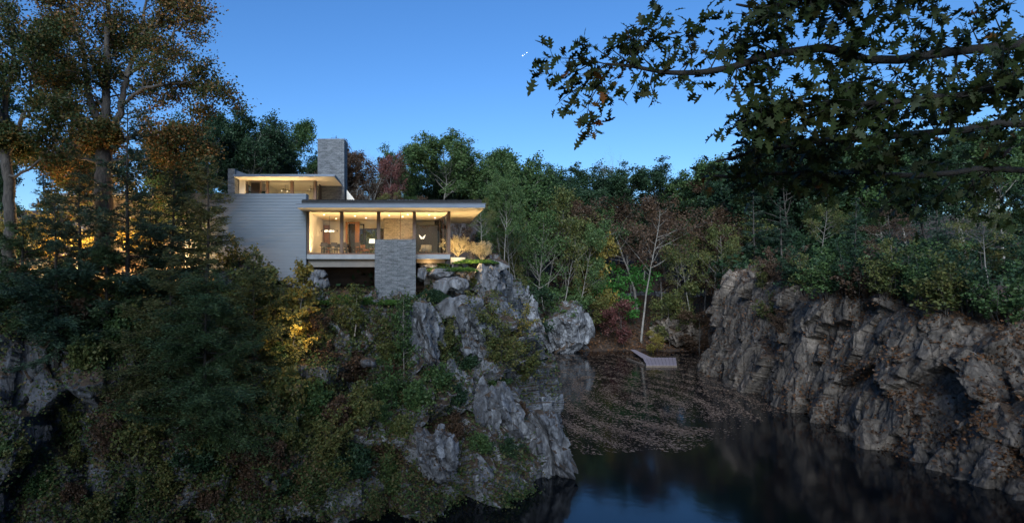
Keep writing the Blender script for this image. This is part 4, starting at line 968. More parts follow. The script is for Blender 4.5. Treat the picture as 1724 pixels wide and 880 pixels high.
# evergreen cover under the pier and on the ledge
def in_poly(px, py, poly):
    c = False; n = len(poly)
    for i in range(n):
        x1, y1 = poly[i]; x2, y2 = poly[(i + 1) % n]
        if (y1 > py) != (y2 > py) and px < (x2 - x1) * (py - y1) / (y2 - y1) + x1: c = not c
    return c
def mound(name, cx, cy, Y, rx, ry, rz, seed, label, n=9000, size=.13, mat='lf_ground'):
    r = np.random.default_rng(seed); a = r.uniform(0, 6.283, n); q = np.sqrt(r.random(n)); x = np.cos(a) * q; y = np.sin(a) * q
    c = P(cx, cy, Y); prof = np.sqrt(np.clip(1 - q ** 2, 0, 1))
    h = prof * rz * (.75 + .5 * fbm(np.stack([x * 3, y * 3, 0 * x + seed], -1), seed, 3)) 
    C = np.stack([c[0] + x * rx, c[1] + y * ry, c[2] + h * r.uniform(.4, 1, n)], -1)
    D = np.stack([x * .6, y * .6, .6 + 0 * x], -1)
    V, F = leaf_quads(C, size, r, 0, .3, D); root = empty(name, tuple(c), label, 'shrub', 'low evergreen mounds around the house')
    link('foliage', mesh_np('foliage', V - c, F), M[mat], root)
    m = MB()
    for i in range(12):
        an = i * .55; e = np.array([c[0] + math.cos(an) * rx * .6, c[1] + math.sin(an) * ry * .6, c[2] + rz * .35]); m.tube([c + (0, 0, -.3), (c + e) / 2 + (0, 0, .05), e], [.03, .02, .008], 4)
    m.build('stem', M['bark'], root); return root
mound('evergreen_shrub', 760, 457, 42.2, 1.9, 1.2, .45, 1, 'bright green low shrub spreading over the ledge right of the pier')
mound('evergreen_shrub', 800, 444, 44.5, 1.8, 1.2, .42, 2, 'bright green low shrub behind, under the round golden bush')
mound('evergreen_shrub', 735, 448, 43.5, .9, .8, .3, 3, 'small green mound at the corner of the floor slab', 3000)
mound('evergreen_shrub', 728, 508, 39.8, 1.3, 1.0, .95, 4, 'dark green bushy shrub at the right foot of the stone pier', mat='lf_dark')
for i, (px, wd, hh) in enumerate([(535, 1.1, .55), (575, 1.2, .7), (615, 1.1, .55), (655, 1.1, .4), (690, .8, .45)]):
    mound('evergreen_shrub', px, 512, 39.2, wd, .8, hh, 10 + i, ['green juniper right beside the stacked boulders', 'green juniper in the middle of the strip below the dark undercroft', 'green juniper left of the foot of the stone pier', 'low juniper before the foot of the stone pier', 'small juniper at the right corner of the stone pier'][i], 6000, mat='lf_ground' if i < 4 else 'lf_dark')

# ---- shrubs on the slope
def shrub_proto(seed, h, w, nst, k, size, mat):
    rng = np.random.default_rng(seed); T = Tree(seed)
    cfg = dict(seg=[.3, .2, .15, .1], wander=[.12, .16, .2, .2], up=[.03, .03, 0, 0], n=[7, 4, 0, 0], t0=[.2, .2, 0, 0], ang=[.7, .7, 0, 0], len=[.45, .5, 0, 0], leaflvl=1, maxlvl=2, lpm=9)
    for i in range(nst):
        a = rng.uniform(0, 6.28); T.grow((rng.normal() * .1, rng.normal() * .1, -.2), (math.cos(a) * w * rng.random(), math.sin(a) * w * rng.random(), 1), h * rng.uniform(.6, 1.1), .022, 0, cfg)
    root = bpy.data.objects.new('shrub', None); COL.objects.link(root)
    link('stem', T.tube_mesh('stem', (5, 4, 3)), M['bark'], root); link('foliage', T.leaves('foliage', k, .09, size, .2, .65), M[mat], root); return root
SP = [shrub_proto(41, 2.4, .5, 9, 3, .13, 'lf_olive'), shrub_proto(42, 1.6, .9, 10, 4, .12, 'lf_ivy'), shrub_proto(43, 3.0, .35, 7, 3, .13, 'lf_olive'), shrub_proto(44, 1.3, 1.2, 11, 4, .13, 'lf_green')]
SH = [(1300, 478, 0, 1.7, 'lf_rust'), (1285, 490, 2, 1.2, 'lf_olive'), (1318, 486, 2, 1.4, 'lf_rust'), (1345, 492, 0, 1.9, 'lf_dark'), (1360, 500, 2, 1.5, 'lf_olive'), (1395, 500, 0, 2.0, 'lf_green'), (1430, 505, 2, 1.6, 'lf_dark'), (1455, 512, 0, 1.9, 'lf_rust'), (1490, 508, 2, 1.6, 'lf_olive'), (1525, 515, 0, 2.0, 'lf_dark'), (1560, 522, 2, 1.7, 'lf_green'), (1600, 530, 0, 1.8, 'lf_olive'), (1640, 535, 2, 1.5, 'lf_dark'), (1690, 545, 0, 1.7, 'lf_green'), (1295, 540, 0, 1.4, 'lf_olive'), (1312, 565, 2, 1.0, 'lf_rust'), (575, 560, 2, 1.15, 'lf_olive'), (598, 575, 0, 1.2, 'lf_olive'), (545, 590, 0, 1.1, 'lf_olive'), (530, 560, 2, .7, 'lf_yellow'), (640, 575, 2, 1.1, 'lf_olive'), (672, 565, 2, 1.1, 'lf_green'), (680, 600, 0, 1.2, 'lf_green'), (655, 620, 0, 1.1, 'lf_olive'),
      (610, 640, 1, 1.4, 'lf_rust'), (560, 650, 1, 1.5, 'lf_rust'), (510, 640, 1, 1.5, 'lf_rust'), (745, 620, 2, 1.2, 'lf_olive'), (760, 590, 0, 1.1, 'lf_green'), (735, 660, 3, 1.4, 'lf_green'), (700, 690, 3, 1.3, 'lf_green'), (765, 690, 3, 1.2, 'lf_dark'),
      (825, 600, 2, 1.25, 'lf_olive'), (845, 620, 0, 1.3, 'lf_olive'), (868, 600, 2, 1.1, 'lf_yellow'), (885, 640, 0, 1.1, 'lf_olive'), (900, 620, 1, 1.0, 'lf_olive'), (815, 560, 0, 1.0, 'lf_rust'), (790, 620, 3, 1.3, 'lf_dark'), (800, 480, 3, .6, 'lf_olive'), (835, 655, 3, 1.0, 'lf_green'), (875, 700, 3, .9, 'lf_rust'),
      (655, 690, 0, 1.2, 'lf_green'), (620, 720, 1, 1.4, 'lf_olive'), (570, 720, 3, 1.4, 'lf_rust'), (525, 700, 3, 1.5, 'lf_green'), (480, 690, 3, 1.7, 'lf_olive'), (470, 640, 0, 1.5, 'lf_olive'), (450, 590, 2, 1.5, 'lf_olive'), (480, 580, 0, 1.4, 'lf_olive'), (440, 740, 3, 1.5, 'lf_green'), (500, 760, 1, 1.3, 'lf_olive'),
      (660, 780, 1, 1.2, 'lf_rust'), (600, 800, 3, 1.2, 'lf_dark'), (540, 820, 1, 1.2, 'lf_olive'), (470, 830, 3, 1.2, 'lf_dark'), (700, 730, 1, 1.1, 'lf_rust'), (775, 740, 1, .9, 'lf_rust'), (810, 760, 3, .9, 'lf_green'), (850, 770, 1, .8, 'lf_dark'),
      (30, 520, 1, 1.8, 'lf_rust'), (90, 530, 3, 1.8, 'lf_olive'), (150, 560, 1, 1.8, 'lf_rust'), (210, 580, 3, 1.6, 'lf_green'), (140, 620, 3, 1.3, 'lf_olive'), (250, 700, 1, 1.4, 'lf_rust'), (190, 760, 1, 1.3, 'lf_dark'), (330, 790, 3, 1.4, 'lf_dark'), (10, 470, 3, 1.9, 'lf_dark'), (400, 470, 0, 1.2, 'lf_olive'), (440, 500, 0, 1.5, 'lf_olive'), (420, 530, 1, 1.6, 'lf_olive'), (460, 540, 2, 1.0, 'lf_olive')]
mn = {'lf_olive': 'olive brown', 'lf_yellow': 'yellow green', 'lf_green': 'green', 'lf_rust': 'brown', 'lf_dark': 'dark green', 'lf_ivy': 'brown green'}; shp = ['bushy', 'low spreading', 'tall upright', 'dense']
used = []; rr = random.Random(12)
for i in range(13):
    for j in range(6):
        px = 20 + i * 54 + rr.uniform(-26, 26); py = 600 + j * 50 + rr.uniform(-24, 24)
        if (px < 140 and py < 740) or rr.random() < .12: continue
        SH.append((px, py, rr.choice([0, 1, 1, 2, 3]), rr.uniform(.7, 1.25), rr.choice(['lf_green', 'lf_olive', 'lf_olive', 'lf_rust', 'lf_ivy'])))
for px, py, v, s, mt in SH:
    h = (hit(px, py, (0,)) if px < 1000 else hit(px, py, (1, 2))) or hit(px, py)
    if h is None: continue
    if 510 < px < 720 and py < 610: s *= .68
    r = copy_thing(SP[v], tuple(h[0] + Vector((0, .15, -.1))), rr.uniform(0, 6.28), s * rr.uniform(.9, 1.1), {'foliage': M[mt]}); r.name = 'shrub'
    zone = 'left part of the slope' if px < 400 else 'slope below the boulder pile' if px < 540 else 'slope below the stone pier' if px < 720 else 'right cliff across the water' if px > 1000 else 'rocky cliff above the water'
    used.append([r, px, f'{shp[v]} {mn[mt]} shrub on the {zone}'])
for kind in sorted({p[2] for p in used}):
    L = sorted([p for p in used if p[2] == kind], key=lambda p: p[1])
    for i, (r, px, lk) in enumerate(L):
        tag(r, lk if len(L) == 1 else f'{lk}, {"leftmost" if i == 0 else "rightmost" if i == len(L) - 1 else ordn(i + 1) + " from the left"}', 'shrub', 'shrubs growing on the quarry slope')
for r in SP:
    for c in list(r.children): bpy.data.objects.remove(c)
    bpy.data.objects.remove(r)

# ---- round golden bushes at the house corner, and the planter
def round_bush(px, py, Y, rad, seed, label):
    c = P(px, py, Y); T = Tree(seed); rng = T.rng
    cfg = dict(seg=[.15, .12, .1, .1], wander=[.10, .18, .2, .2], up=[.02, .03, 0, 0], n=[9, 6, 0, 0], t0=[.35, .2, 0, 0], ang=[.55, .7, 0, 0], len=[.5, .45, 0, 0], leaflvl=1, maxlvl=2, lpm=12)
    for i in range(16):
        a = i * 2.4; s = .95 * math.sqrt((i + .5) / 16); T.grow((0, 0, 0), (math.cos(a) * s, math.sin(a) * s, .95), rad * 1.55, .02, 0, cfg)
    r = empty('round_bush', tuple(c), label, 'bush', 'round golden bushes lit beside the house')
    link('stem', T.tube_mesh('stem', (5, 4, 3)), M['lf_gold'], r); link('foliage', T.leaves('foliage', 2, .05, .07, .1, .6), M['lf_gold'], r)
round_bush(812, 440, 44.5, .85, 5, 'round golden twiggy bush standing alone on the right ledge')
round_bush(771, 432, 45.0, .95, 6, 'round golden twiggy bush close to the glass corner, in the stone planter')
pl = part('planter', M['concrete'], None, (2.6, 3.7, 44.3, 45.4, .9, 1.42), bevel=.02); tag(pl, 'low pale stone planter beside the corner of the floor slab', 'planter')
plight('bush_light', tuple(P(795, 443, 42.6) + (0, 0, .3)), 70, .05, (1, .74, .40)); plight('bush_light', tuple(P(768, 432, 43.6) ), 18, .05, (1, .74, .4))

# ---- hero trees
def limb_tree(name, seed, Y, limbs, mat, bark, label, cfg, k, spread, size, extra=None, jit=.6):
    """limbs: list of (px points, start radius, end radius, level, child start t)"""
    T = Tree(seed); rng = T.rng
    base = P(*limbs[0][0][0], Y)
    for pts, r0, r1, lvl, t0 in limbs:
        dz = rng.normal() * jit * 2; W = np.array([P(x, y, Y) for x, y in pts]) - base
        n = max(8, len(pts) * 5); W = catmull(W, n); dy = np.linspace(0, 1, n) * dz * (lvl > 0); sc = 1 + dy / Y
        A = W + base; A = A * sc[:, None]; W = A - base
        W[1:] += rng.normal(size=(n - 1, 3)) * .05
        rad = np.linspace(r0, r1, n); T.lines.append((W, rad, lvl)); L = np.linalg.norm(np.diff(W, axis=0), axis=1).sum()
        if t0 is not None: T.kids(W, rad, L, lvl, cfg, t0)
    root = empty(name, tuple(base), label, 'tree')
    link('trunk', T.tube_mesh('trunk', (12, 9, 6, 4)), M[bark], root)
    link('crown', T.leaves('crown', k, spread, size, .2, .7), M[mat], root); return root
cfgO = dict(seg=[.6, .5, .4, .3], wander=[.08, .12, .15, .2], up=[.01, .02, .01, 0], n=[10, 13, 6, 0], t0=[.4, .25, .2, 0], ang=[.9, .9, .8, 0], len=[.30, .34, .42, 0], leaflvl=2, maxlvl=3, lpm=5)
limb_tree('oak_tree', 61, 38, [
    ([(176, 440), (178, 380), (174, 310), (176, 245)], .62, .48, 0, .99),
    ([(172, 250), (130, 205), (95, 150), (50, 110), (0, 60), (-50, 10)], .34, .08, 1, .25),
    ([(176, 245), (178, 180), (182, 110), (180, 40), (184, -50)], .34, .08, 1, .2),
    ([(182, 245), (203, 180), (216, 120), (236, 60), (252, -20)], .26, .06, 1, .2),
    ([(170, 225), (150, 160), (140, 90), (120, 20), (110, -60)], .24, .06, 1, .2),
    ([(203, 180), (240, 150), (290, 142), (335, 140), (375, 148)], .12, .02, 1, .15),
    ([(212, 130), (250, 100), (290, 60), (325, 30), (345, -5)], .13, .02, 1, .2),
    ([(190, 250), (230, 225), (270, 230), (310, 215), (345, 205)], .12, .02, 1, .2),
    ([(172, 275), (130, 265), (90, 270), (50, 262)], .12, .02, 1, .45),
    ([(184, 275), (220, 268), (260, 265), (300, 250), (340, 250)], .12, .02, 1, .4),
    ([(95, 150), (80, 100), (90, 50), (80, 0)], .12, .03, 1, .2),
    ([(236, 60), (280, 20), (300, -30)], .10, .03, 1, .2)],
    'lf_oak', 'bark', 'huge oak with a forked trunk and amber and green leaves at the left', cfgO, 20, .36, .17)
cfgL = dict(cfgO, n=[10, 12, 5, 0])
limb_tree('oak_tree', 62, 34, [
    ([(18, 448), (18, 390), (14, 320), (10, 250)], .36, .26, 0, .99),
    ([(10, 250), (-5, 190), (-20, 120), (-30, 60)], .28, .06, 1, .2),
    ([(12, 262), (35, 210), (60, 180), (105, 165), (125, 168)], .14, .03, 1, .25),
    ([(14, 300), (50, 285), (80, 255), (100, 215), (112, 190)], .09, .02, 1, .4),
    ([(10, 250), (8, 170), (25, 90), (20, 10)], .2, .05, 1, .2),
    ([(35, 210), (50, 150), (60, 90), (70, 40)], .1, .02, 1, .2)],
    'lf_oak', 'bark', 'grey trunked tree with bare forking branches at the far left edge', cfgL, 13, .30, .17)
for px, py, Y, top, sd_, mt, lb in [(82, 446, 41.0, 262, 63, 'lf_oak', 'slim autumn tree between the grey trunked tree and the big oak'), (262, 444, 41.5, 258, 64, 'lf_oak', 'slim autumn tree with amber leaves right of the big oak'), (322, 450, 41.0, 285, 65, 'lf_green', 'slim green tree in front of the wing, nearest the siding wall')]:
    c = P(px, py, Y); T = Tree(sd_); T.grow((0, 0, -.4), (.04, 0, 1), (py - top) * Y / 1000, .10, 0, dict(CF, t0=[.25, .25, .2, 0], n=[24, 6, 5, 0], seg=[.6, .5, .4, .3], len=[.36, .5, .5, 0], lpm=4))
    r = empty('autumn_tree', tuple(c), lb, 'tree'); link('trunk', T.tube_mesh('trunk', (8, 6, 4, 3)), M['bark'], r); link('crown', T.leaves('crown', 5, .22, .18, .2, .7), M[mt], r)
# conifers of the slope
def put_conifer(px, py, Y, top, seed, blen, mat, label, nb=90, **k):
    c = P(px, py, Y); z = drop(c[0], Y, (0, 2)); Hh = (465 - top) * Y / 1000 - z
    k.setdefault('rep', 5); r = conifer('hemlock_tree', seed, Hh, k.pop('r', .18), int(nb * 1.25), blen, mat, 'bark_dark', **k); r.location = (c[0], Y, z); tag(r, label, 'tree'); return r
put_conifer(214, 480, 33.5, 168, 71, 3.9, 'lf_pine', 'tall dark hemlock with a straight trunk in front of the big oak', 62, needle=.20, twig=6, npt=5, spray=.06, t0=.22)
put_conifer(352, 470, 36.5, 262, 72, 3.1, 'lf_pine_olive', 'greener conifer in front of the left end of the siding wall', 85, needle=.18, twig=8, npt=6, spray=.07, t0=.02)
put_conifer(135, 470, 36, 290, 77, 3.4, 'lf_pine', 'dark hemlock left of the big oak trunk', 70, needle=.20, twig=6, npt=6, spray=.07, t0=.05)
put_conifer(290, 468, 37.5, 285, 78, 3.2, 'lf_pine', 'dark hemlock hiding the right end of the left wing', 75, needle=.20, twig=7, npt=6, spray=.07, t0=.03)
put_conifer(40, 500, 33, 360, 84, 3.4, 'lf_pine2', 'ragged hemlock beside the grey trunked tree', 60, needle=.20, twig=7, npt=6, spray=.07, t0=.03)
put_conifer(255, 500, 35, 345, 85, 3.4, 'lf_pine', 'ragged hemlock right of the straight trunked one', 60, needle=.20, twig=7, npt=6, spray=.07, t0=.03)
put_conifer(180, 520, 33, 400, 79, 3.0, 'lf_pine2', 'short bushy hemlock below the big oak', 60, needle=.20, twig=7, npt=6, spray=.07, t0=.03)
put_conifer(96, 480, 32, 330, 73, 4.0, 'lf_pine', 'low wide hemlock at the left beneath the grey trunked tree', 60, needle=.20, twig=6, npt=6, spray=.07, t0=.05)
put_conifer(345, 760, 29.5, 450, 74, 4.7, 'lf_pine2', 'broad drooping hemlock growing from the slope in the lower left', 100, needle=.16, twig=7, npt=8, spray=.10, t0=.12, droop=-.10, r=.15, rep=5)
put_conifer(285, 620, 31.0, 420, 75, 3.8, 'lf_pine_olive', 'middle sized hemlock behind the broad drooping one', 80, needle=.18, twig=7, npt=6, spray=.07, t0=.1, droop=-.07, r=.13)
put_conifer(425, 560, 34.5, 425, 76, 2.9, 'lf_pine_olive', 'small bushy conifer below the siding wall', 70, needle=.17, twig=8, npt=6, spray=.07, t0=.02, r=.1)
# yellow sapling lit by a bare garden light added in front of it
def sapling(name, px, py, Y, top, seed, mat, label, wd=.55, k=4, size=.15, lpm=7):
    c = P(px, py, Y); Hh = (465 - top) * Y / 1000 - c[2]; T = Tree(seed)
    cfg = dict(seg=[.4, .2, .15, .1], wander=[.05, .12, .2, .2], up=[.02, .02, 0, 0], n=[30, 5, 0, 0], t0=[.12, .2, 0, 0], ang=[1.0, .7, 0, 0], len=[.16 * wd / .55, .5, 0, 0], leaflvl=1, maxlvl=2, lpm=lpm)
    T.grow((0, 0, -.2), (.05, 0, 1), Hh, .05, 0, cfg); r = empty(name, tuple(c), label, 'tree')
    link('trunk', T.tube_mesh('trunk', (6, 4, 3)), M['bark_pale'], r); link('crown', T.leaves('crown', k, .12, size, .2, .7), M[mat], r); return r
sapling('sapling', 490, 605, 35.2, 447, 81, 'lf_yellow', 'slim sapling with glowing yellow leaves left of the boulder pile', .85, 7, .19)
sapling('sapling', 597, 560, 37.2, 478, 82, 'lf_olive', 'slim olive leaved sapling before the dark undercroft', .8)
sapling('sapling', 680, 640, 36.0, 497, 83, 'lf_green', 'slim pale green sapling below the stone pier', .6)
plight('garden_light', tuple(P(503, 560, 33.6)), 60, .015, (1, .74, .40)); 
# lit shrubs near the wing
for i, (px, py, Y, s, lb) in enumerate([(55, 440, 38.5, 1.3, 'yellow lit bush beside the grey trunk at the left'), (240, 430, 42.5, 1.2, 'yellow lit bush before the windows of the left wing'), (150, 432, 42, .8, 'small lit bush at the foot of the big oak'), (20, 436, 40, 1.1, 'lit bush at the left edge of the picture')]):
    T = Tree(90 + i); cfg = dict(seg=[.3, .2, .15, .1], wander=[.12, .16, .2, .2], up=[.02, .02, 0, 0], n=[8, 5, 0, 0], t0=[.2, .2, 0, 0], ang=[.8, .7, 0, 0], len=[.5, .5, 0, 0], leaflvl=1, maxlvl=2, lpm=8)
    for j in range(9): a = j * .7; T.grow((0, 0, -.3), (math.cos(a) * .6, math.sin(a) * .6, 1), 2.4 * s, .03, 0, cfg)
    r = empty('bush', tuple(P(px, py, Y)), lb, 'bush', 'bushes lit by garden lamps'); link('stem', T.tube_mesh('stem', (5, 4, 3)), M['bark'], r); link('foliage', T.leaves('foliage', 4, .12, .16, .2, .6), M['lf_yellow'], r)
T = Tree(99); cfg = dict(seg=[.3, .2, .15, .1], wander=[.12, .16, .2, .2], up=[.02, .02, 0, 0], n=[8, 5, 0, 0], t0=[.2, .2, 0, 0], ang=[.8, .7, 0, 0], len=[.5, .5, 0, 0], leaflvl=1, maxlvl=2, lpm=8)
for j in range(9): a = j * .7; T.grow((0, 0, -.3), (math.cos(a) * .5, math.sin(a) * .5, 1), 3.0, .03, 0, cfg)
r = empty('bush', (-4.1, 54.5, .9), 'green bush seen through the living room, beyond its back window', 'bush'); link('stem', T.tube_mesh('stem', (5, 4, 3)), M['bark'], r); link('foliage', T.leaves('foliage', 4, .12, .16, .2, .6), M['lf_yellow'], r)
plight('courtyard_light', (-4.0, 51.9, 2.0), 45, .06, (1, .85, .6))
def garden_lamp(px, py, Y, e, label, col=(1, .74, .40)):
    c = P(px, py, Y); r = empty('garden_lamp', tuple(c), label, 'garden lamp', 'small garden lamps')
    MB().tube([tuple(c + (0, 0, -.5)), tuple(c)], .02, 6).build('stake', M['black'], r)
    MB().lathe([(.0, 0), (.05, 0), (.07, .12), (.06, .12), (.045, .02)], tuple(c), 10).build('lamp_head', M['black'], r)
    MB().lathe([(.0, .03), (.04, .03), (.04, .04), (0, .045)], tuple(c), 10).build('bulb', M['lamp'], r)
    plight('garden_light', tuple(c + (0, 0, .22)), e, .05, col)
garden_lamp(60, 452, 36.8, 130, 'garden lamp under the lit bush at the left'); garden_lamp(238, 445, 40.5, 170, 'garden lamp before the left wing windows')
garden_lamp(150, 440, 39.5, 700, 'garden lamp at the foot of the big oak', (1, .66, .32)); garden_lamp(205, 438, 40.0, 700, 'garden lamp between the big oak and the wing', (1, .66, .32)); garden_lamp(300, 440, 41, 420, 'garden lamp beside the greener conifer', (1, .6, .28)); garden_lamp(120, 442, 38, 60, 'garden lamp left of the big oak', (1, .7, .36))

# ---- foreground oak bough, upper right
def lobed(n_l=3):
    """outline of an oak leaf, length 1, pointing +x"""
    up = [(0, .02), (.10, .03), (.20, .16), (.15, .26), (.27, .20), (.36, .10), (.42, .26), (.36, .42), (.50, .34), (.56, .14), (.64, .22), (.66, .34), (.76, .22), (.78, .09), (.88, .12), (1.0, 0)]
    return np.array(up + [(x, -y) for x, y in up[-2:0:-1]])
Lf = lobed()
def oak_leaves(name, pts, dirs, size, mat, parent, rng, off):
    n = len(pts); m = len(Lf); V = np.zeros((n, m, 3)); s = size * rng.uniform(.65, 1.25, n)
    d = dirs + rng.normal(size=(n, 3)) * .55; d[:, 2] -= .30; d /= np.linalg.norm(d, axis=1, keepdims=True)
    w = rng.normal(size=(n, 3)) * .8 + np.array([0, -.6, 1.0]); v = np.cross(w, d); v /= np.linalg.norm(v, axis=1, keepdims=True); nn = np.cross(d, v)
    curl = rng.uniform(-.7, .5, n); fold = rng.uniform(.0, .8, n)
    for i in range(m):
        x, y = Lf[i]; V[:, i] = pts + d * (x * s)[:, None] + v * (y * s)[:, None] + nn * (s * (curl * x * x + fold * abs(y)))[:, None]
    me = bpy.data.meshes.new(name); F = np.arange(n * m, dtype=np.int32); me.vertices.add(n * m); me.vertices.foreach_set('co', (V.reshape(-1, 3) - off).astype(np.float32).ravel())
    me.loops.add(n * m); me.loops.foreach_set('vertex_index', F); me.polygons.add(n); me.polygons.foreach_set('loop_start', np.arange(0, n * m, m, dtype=np.int32)); me.polygons.foreach_set('loop_total', np.full(n, m, dtype=np.int32)); me.update(calc_edges=True)
    return link(name, me, M[mat], parent)
T = Tree(101); rng = T.rng; base = np.array([15.5, 6.2, -1.7])
B = []   # (pts px with Y, r0, r1, twigs?)
trunk = np.array([base, base + (-.1, .1, 3), base + (-.3, -.1, 6), base + (-.2, 0, 9)]); T.lines.append((catmull(trunk, 14), np.linspace(.34, .16, 14), 0))
def pb(*pts): return catmull(np.array([P(*p) if len(p) == 3 else p for p in pts]), max(8, 5 * len(pts)))
limbs = [
    (pb((3050, -20, 6.2), (2300, 55, 6.4), (1700, 80, 6.3), (1400, 98, 6.1), (1290, 104, 6.0), (1240, 112, 5.9), (1180, 122, 5.9), (1120, 122, 5.9), (1065, 112, 5.9), (1020, 108, 5.9)), .06, .013, .28),
    (pb((3100, 250, 6.2), (2200, 215, 6.6), (1700, 215, 6.8), (1420, 235, 6.7), (1320, 250, 6.6), (1250, 262, 6.5), (1205, 272, 6.5)), .06, .010, .25),
    (pb((3150, 400, 6.2), (2200, 310, 7.2), (1700, 290, 7.4), (1400, 296, 7.3), (1300, 296, 7.2), (1230, 298, 7.2), (1200, 296, 7.2)), .05, .010, .25),
    (pb((3000, -200, 6.2), (2100, -140, 6.0), (1600, -60, 5.8), (1380, 0, 5.7), (1300, 18, 5.7), (1240, 8, 5.7)), .055, .010, .3),
    (pb((3000, -100, 6.2), (2200, 110, 5.6), (1700, 150, 5.5), (1440, 165, 5.6), (1340, 175, 5.7), (1275, 190, 5.8)), .045, .010, .25)]
main = limbs[0][0]
for L_, r0, r1, t0 in limbs:
    ww = np.stack([fbm(L_ * .8, 300 + q_, 3) for q_ in range(3)], -1) * .22; ww *= np.clip((L_[:, 0] / L_[:, 1] * 1000 + 700 - 1230) / 150, 0, 1)[:, None]; L_ += ww
for L_, r0, r1, t0 in limbs: T.lines.append((L_, np.linspace(r0, r1, len(L_)), 1))
subs = [[(1020, 108), (985, 100), (945, 98), (912, 98)], [(1000, 104), (975, 118), (945, 128), (925, 126)], [(1015, 112), (985, 140), (955, 160), (935, 178)], [(1030, 112), (1005, 150), (990, 180), (1002, 208)], [(1010, 130), (1020, 160), (1035, 165)],
        [(1075, 112), (1060, 85), (1075, 65), (1100, 45), (1128, 18)], [(1070, 112), (1045, 95), (1030, 80), (1050, 60)], [(1065, 100), (1085, 75), (1115, 60), (1130, 45)], [(1125, 122), (1128, 85), (1150, 60), (1190, 42)], [(1150, 122), (1165, 95), (1160, 70), (1180, 45)],
        [(1100, 120), (1095, 140), (1100, 155)], [(1080, 118), (1068, 140), (1060, 155)], [(1140, 122), (1150, 135), (1155, 145)], [(1195, 118), (1210, 90), (1235, 60), (1250, 48)], [(1220, 114), (1250, 80), (1290, 50), (1300, 30)],
        [(1240, 112), (1238, 145), (1225, 170)], [(1260, 110), (1270, 150), (1262, 190), (1250, 215)], [(1290, 105), (1300, 160), (1290, 215), (1275, 235)], [(1055, 112), (1040, 130), (1020, 140)], [(1105, 120), (1085, 100), (1080, 88)], [(1045, 110), (1015, 90), (1000, 80), (985, 78)]]
lp = []; ld = []
def twig(pts, r, dens, sub=True):
    T.lines.append((pts, np.linspace(r, r * .25, len(pts)), 2)); seg = np.diff(pts, axis=0); L_ = np.linalg.norm(seg, axis=1).sum(); n = max(2, int(L_ * dens))
    t = (rng.random(n) ** .8) * (len(pts) - 1.001); i = t.astype(int); p = pts[i] + seg[i] * (t - i)[:, None]; dd = seg[i] / np.linalg.norm(seg[i], axis=1, keepdims=True)
    side = rng.normal(size=(n, 3)) * .7; lp.append(p + side * .035); ld.append(dd * .7 + side)
    if sub:
        for j in range(int(L_ * 7)):
            a = rng.integers(1, len(pts) - 1); d = (pts[a + 1] - pts[a]); d = d / np.linalg.norm(d) + rng.normal(size=3) * .75; d /= np.linalg.norm(d); l2 = rng.uniform(.12, .30)
            q = [pts[a]]
            for _ in range(4): d = d + rng.normal(size=3) * .15; d[2] -= .03; q.append(q[-1] + d / np.linalg.norm(d) * l2 / 4)
            twig(np.array(q), .004, 26, False)
for s_ in subs:
    jj = rng.uniform(-.25, .25); k_ = len(s_); twig(pb(*[(x, y, 5.9 + jj * i / k_) for i, (x, y) in enumerate(s_)]), .008, 26)
for L_, r0, r1, t0 in limbs:       # automatic side shoots along every limb where it nears or passes the frame
    cum = np.linalg.norm(np.diff(L_, axis=0), axis=1).sum(); n_ = int(cum * 11)
    for j in range(n_):
        t = rng.uniform(.12, 1) * (len(L_) - 1.01); i = int(t); p = L_[i] + (L_[i + 1] - L_[i]) * (t - i)
        pxx = 700 + p[0] / p[1] * 1000
        if L_ is main and pxx < 1235: continue
        if pxx < 1270 and L_ is limbs[3][0] and rng.random() < .6: continue
        if pxx > 1950 or (pxx < 1262 and j % 9) or rng.random() < (.48 if pxx < 1420 else .5): continue
        d = (L_[i + 1] - L_[i]); d = d / np.linalg.norm(d) * .5 + rng.normal(size=3) * np.array([.6, .8, .7]); d /= np.linalg.norm(d); l2 = rng.uniform(.35, .8) * (1 if pxx > 1420 else .45)
        q = [p]
        for _ in range(6): d = d + rng.normal(size=3) * .14; d[2] -= .04; q.append(q[-1] + d / np.linalg.norm(d) * l2 / 6)
        twig(np.array(q), .009, 20)
PT = np.concatenate(lp); DT = np.concatenate(ld)
nr = empty('oak_tree', tuple(base), 'near oak whose dark lobed leaves and boughs hang across the upper right sky', 'tree')
for i, (a_, b_, c_) in enumerate(T.lines): T.lines[i] = (a_ - base, b_, c_)
link('trunk', T.tube_mesh('trunk', (14, 8, 5)), M['bark_dark'], nr)
oak_leaves('crown', PT, DT, .128, 'lf_maple', nr, rng, base)
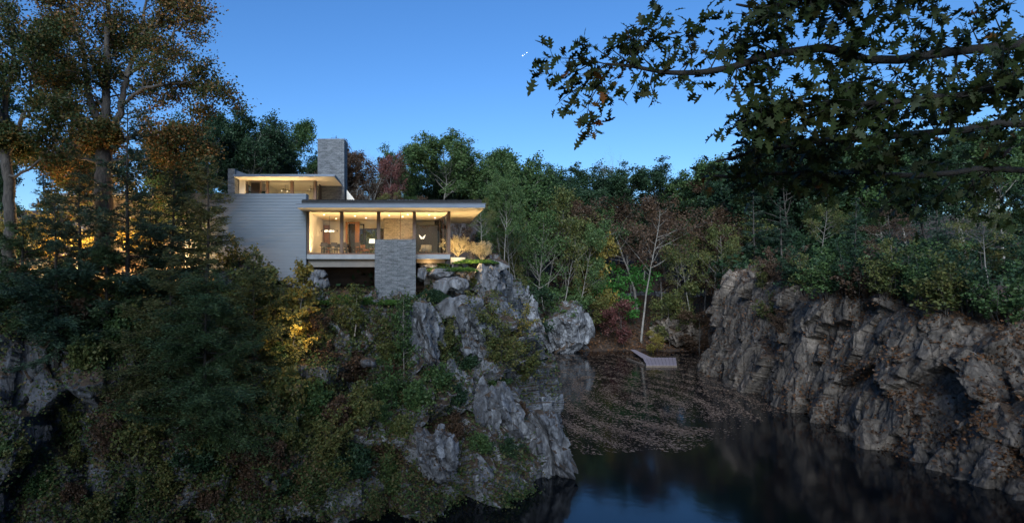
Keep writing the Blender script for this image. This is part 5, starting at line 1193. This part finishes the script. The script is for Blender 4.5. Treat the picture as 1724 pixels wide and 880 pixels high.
print('near oak leaves', len(PT))

# ---- leaves drifting on the water, in slow arcs
rng = np.random.default_rng(31); C = []; D = []
ctr = np.array([22.0, 58.0]); 
while len(C) < 38000:
    px = rng.uniform(880, 1420); py = rng.uniform(596, 765)
    Y = 12000 / (py - 465); X = (px - 700) * Y / 1000
    lim = 752 + 18 * math.sin((px - 900) / 90) - max(0, px - 1180) * .20 + 14 * vnoise([[X * .5, Y * .3, 11]])[0]
    if py > lim or px > 1420 or (py > lim - 34 and rng.random() < .25 + .6 * (py - lim + 34) / 34): continue
    rr_ = math.hypot((X - ctr[0]) / 1.0, (Y - ctr[1]) / 2.2); band = .5 + .5 * math.sin(rr_ * 2.6 + .8 * vnoise([[X * .15, Y * .1, 0]])[0] * 3)
    pr = .25 + .75 * band ** 2
    if py < 640: pr *= .8
    pr *= .65 + .35 * (vnoise([[X * .3, Y * .15, 4]])[0] > -.25)
    if rng.random() > pr: continue
    if vnoise([[X * .12, Y * .06, 9]])[0] + .5 * vnoise([[X * .5, Y * .25, 2]])[0] < -1.1 and py > 640: continue
    C.append((X, Y, WATER + .012 + rng.random() * .01)); t = np.array([-(Y - ctr[1]) / 4.8, (X - ctr[0])]); t /= np.linalg.norm(t) + 1e-6; D.append((t[0], t[1], 0))
C = np.array(C); D = np.array(D) + rng.normal(size=(len(C), 3)) * .35; D[:, 2] = 0; D /= np.linalg.norm(D, axis=1, keepdims=True)
S = rng.gamma(3, .026, (len(C), 1)) * (C[:, 1:2] / 60) ** .5; Vv = np.cross(D, (0, 0, 1.0)); tl = rng.normal(size=(len(C), 1)) * .02 * np.array([[0, 0, 1]])
V = np.stack([C - D * S, C + Vv * S * .5 + tl * .4, C + D * S, C - Vv * S * .5], 1).reshape(-1, 3); V[:, 2] = np.maximum(V[:, 2], WATER + .006)
o = link('floating_leaves', mesh_np('floating_leaves', V, np.arange(len(V)).reshape(-1, 4)), M['lf_float']); tag(o, 'brown fallen leaves drifting in curved bands on the dark water', 'leaves', None, 'stuff')
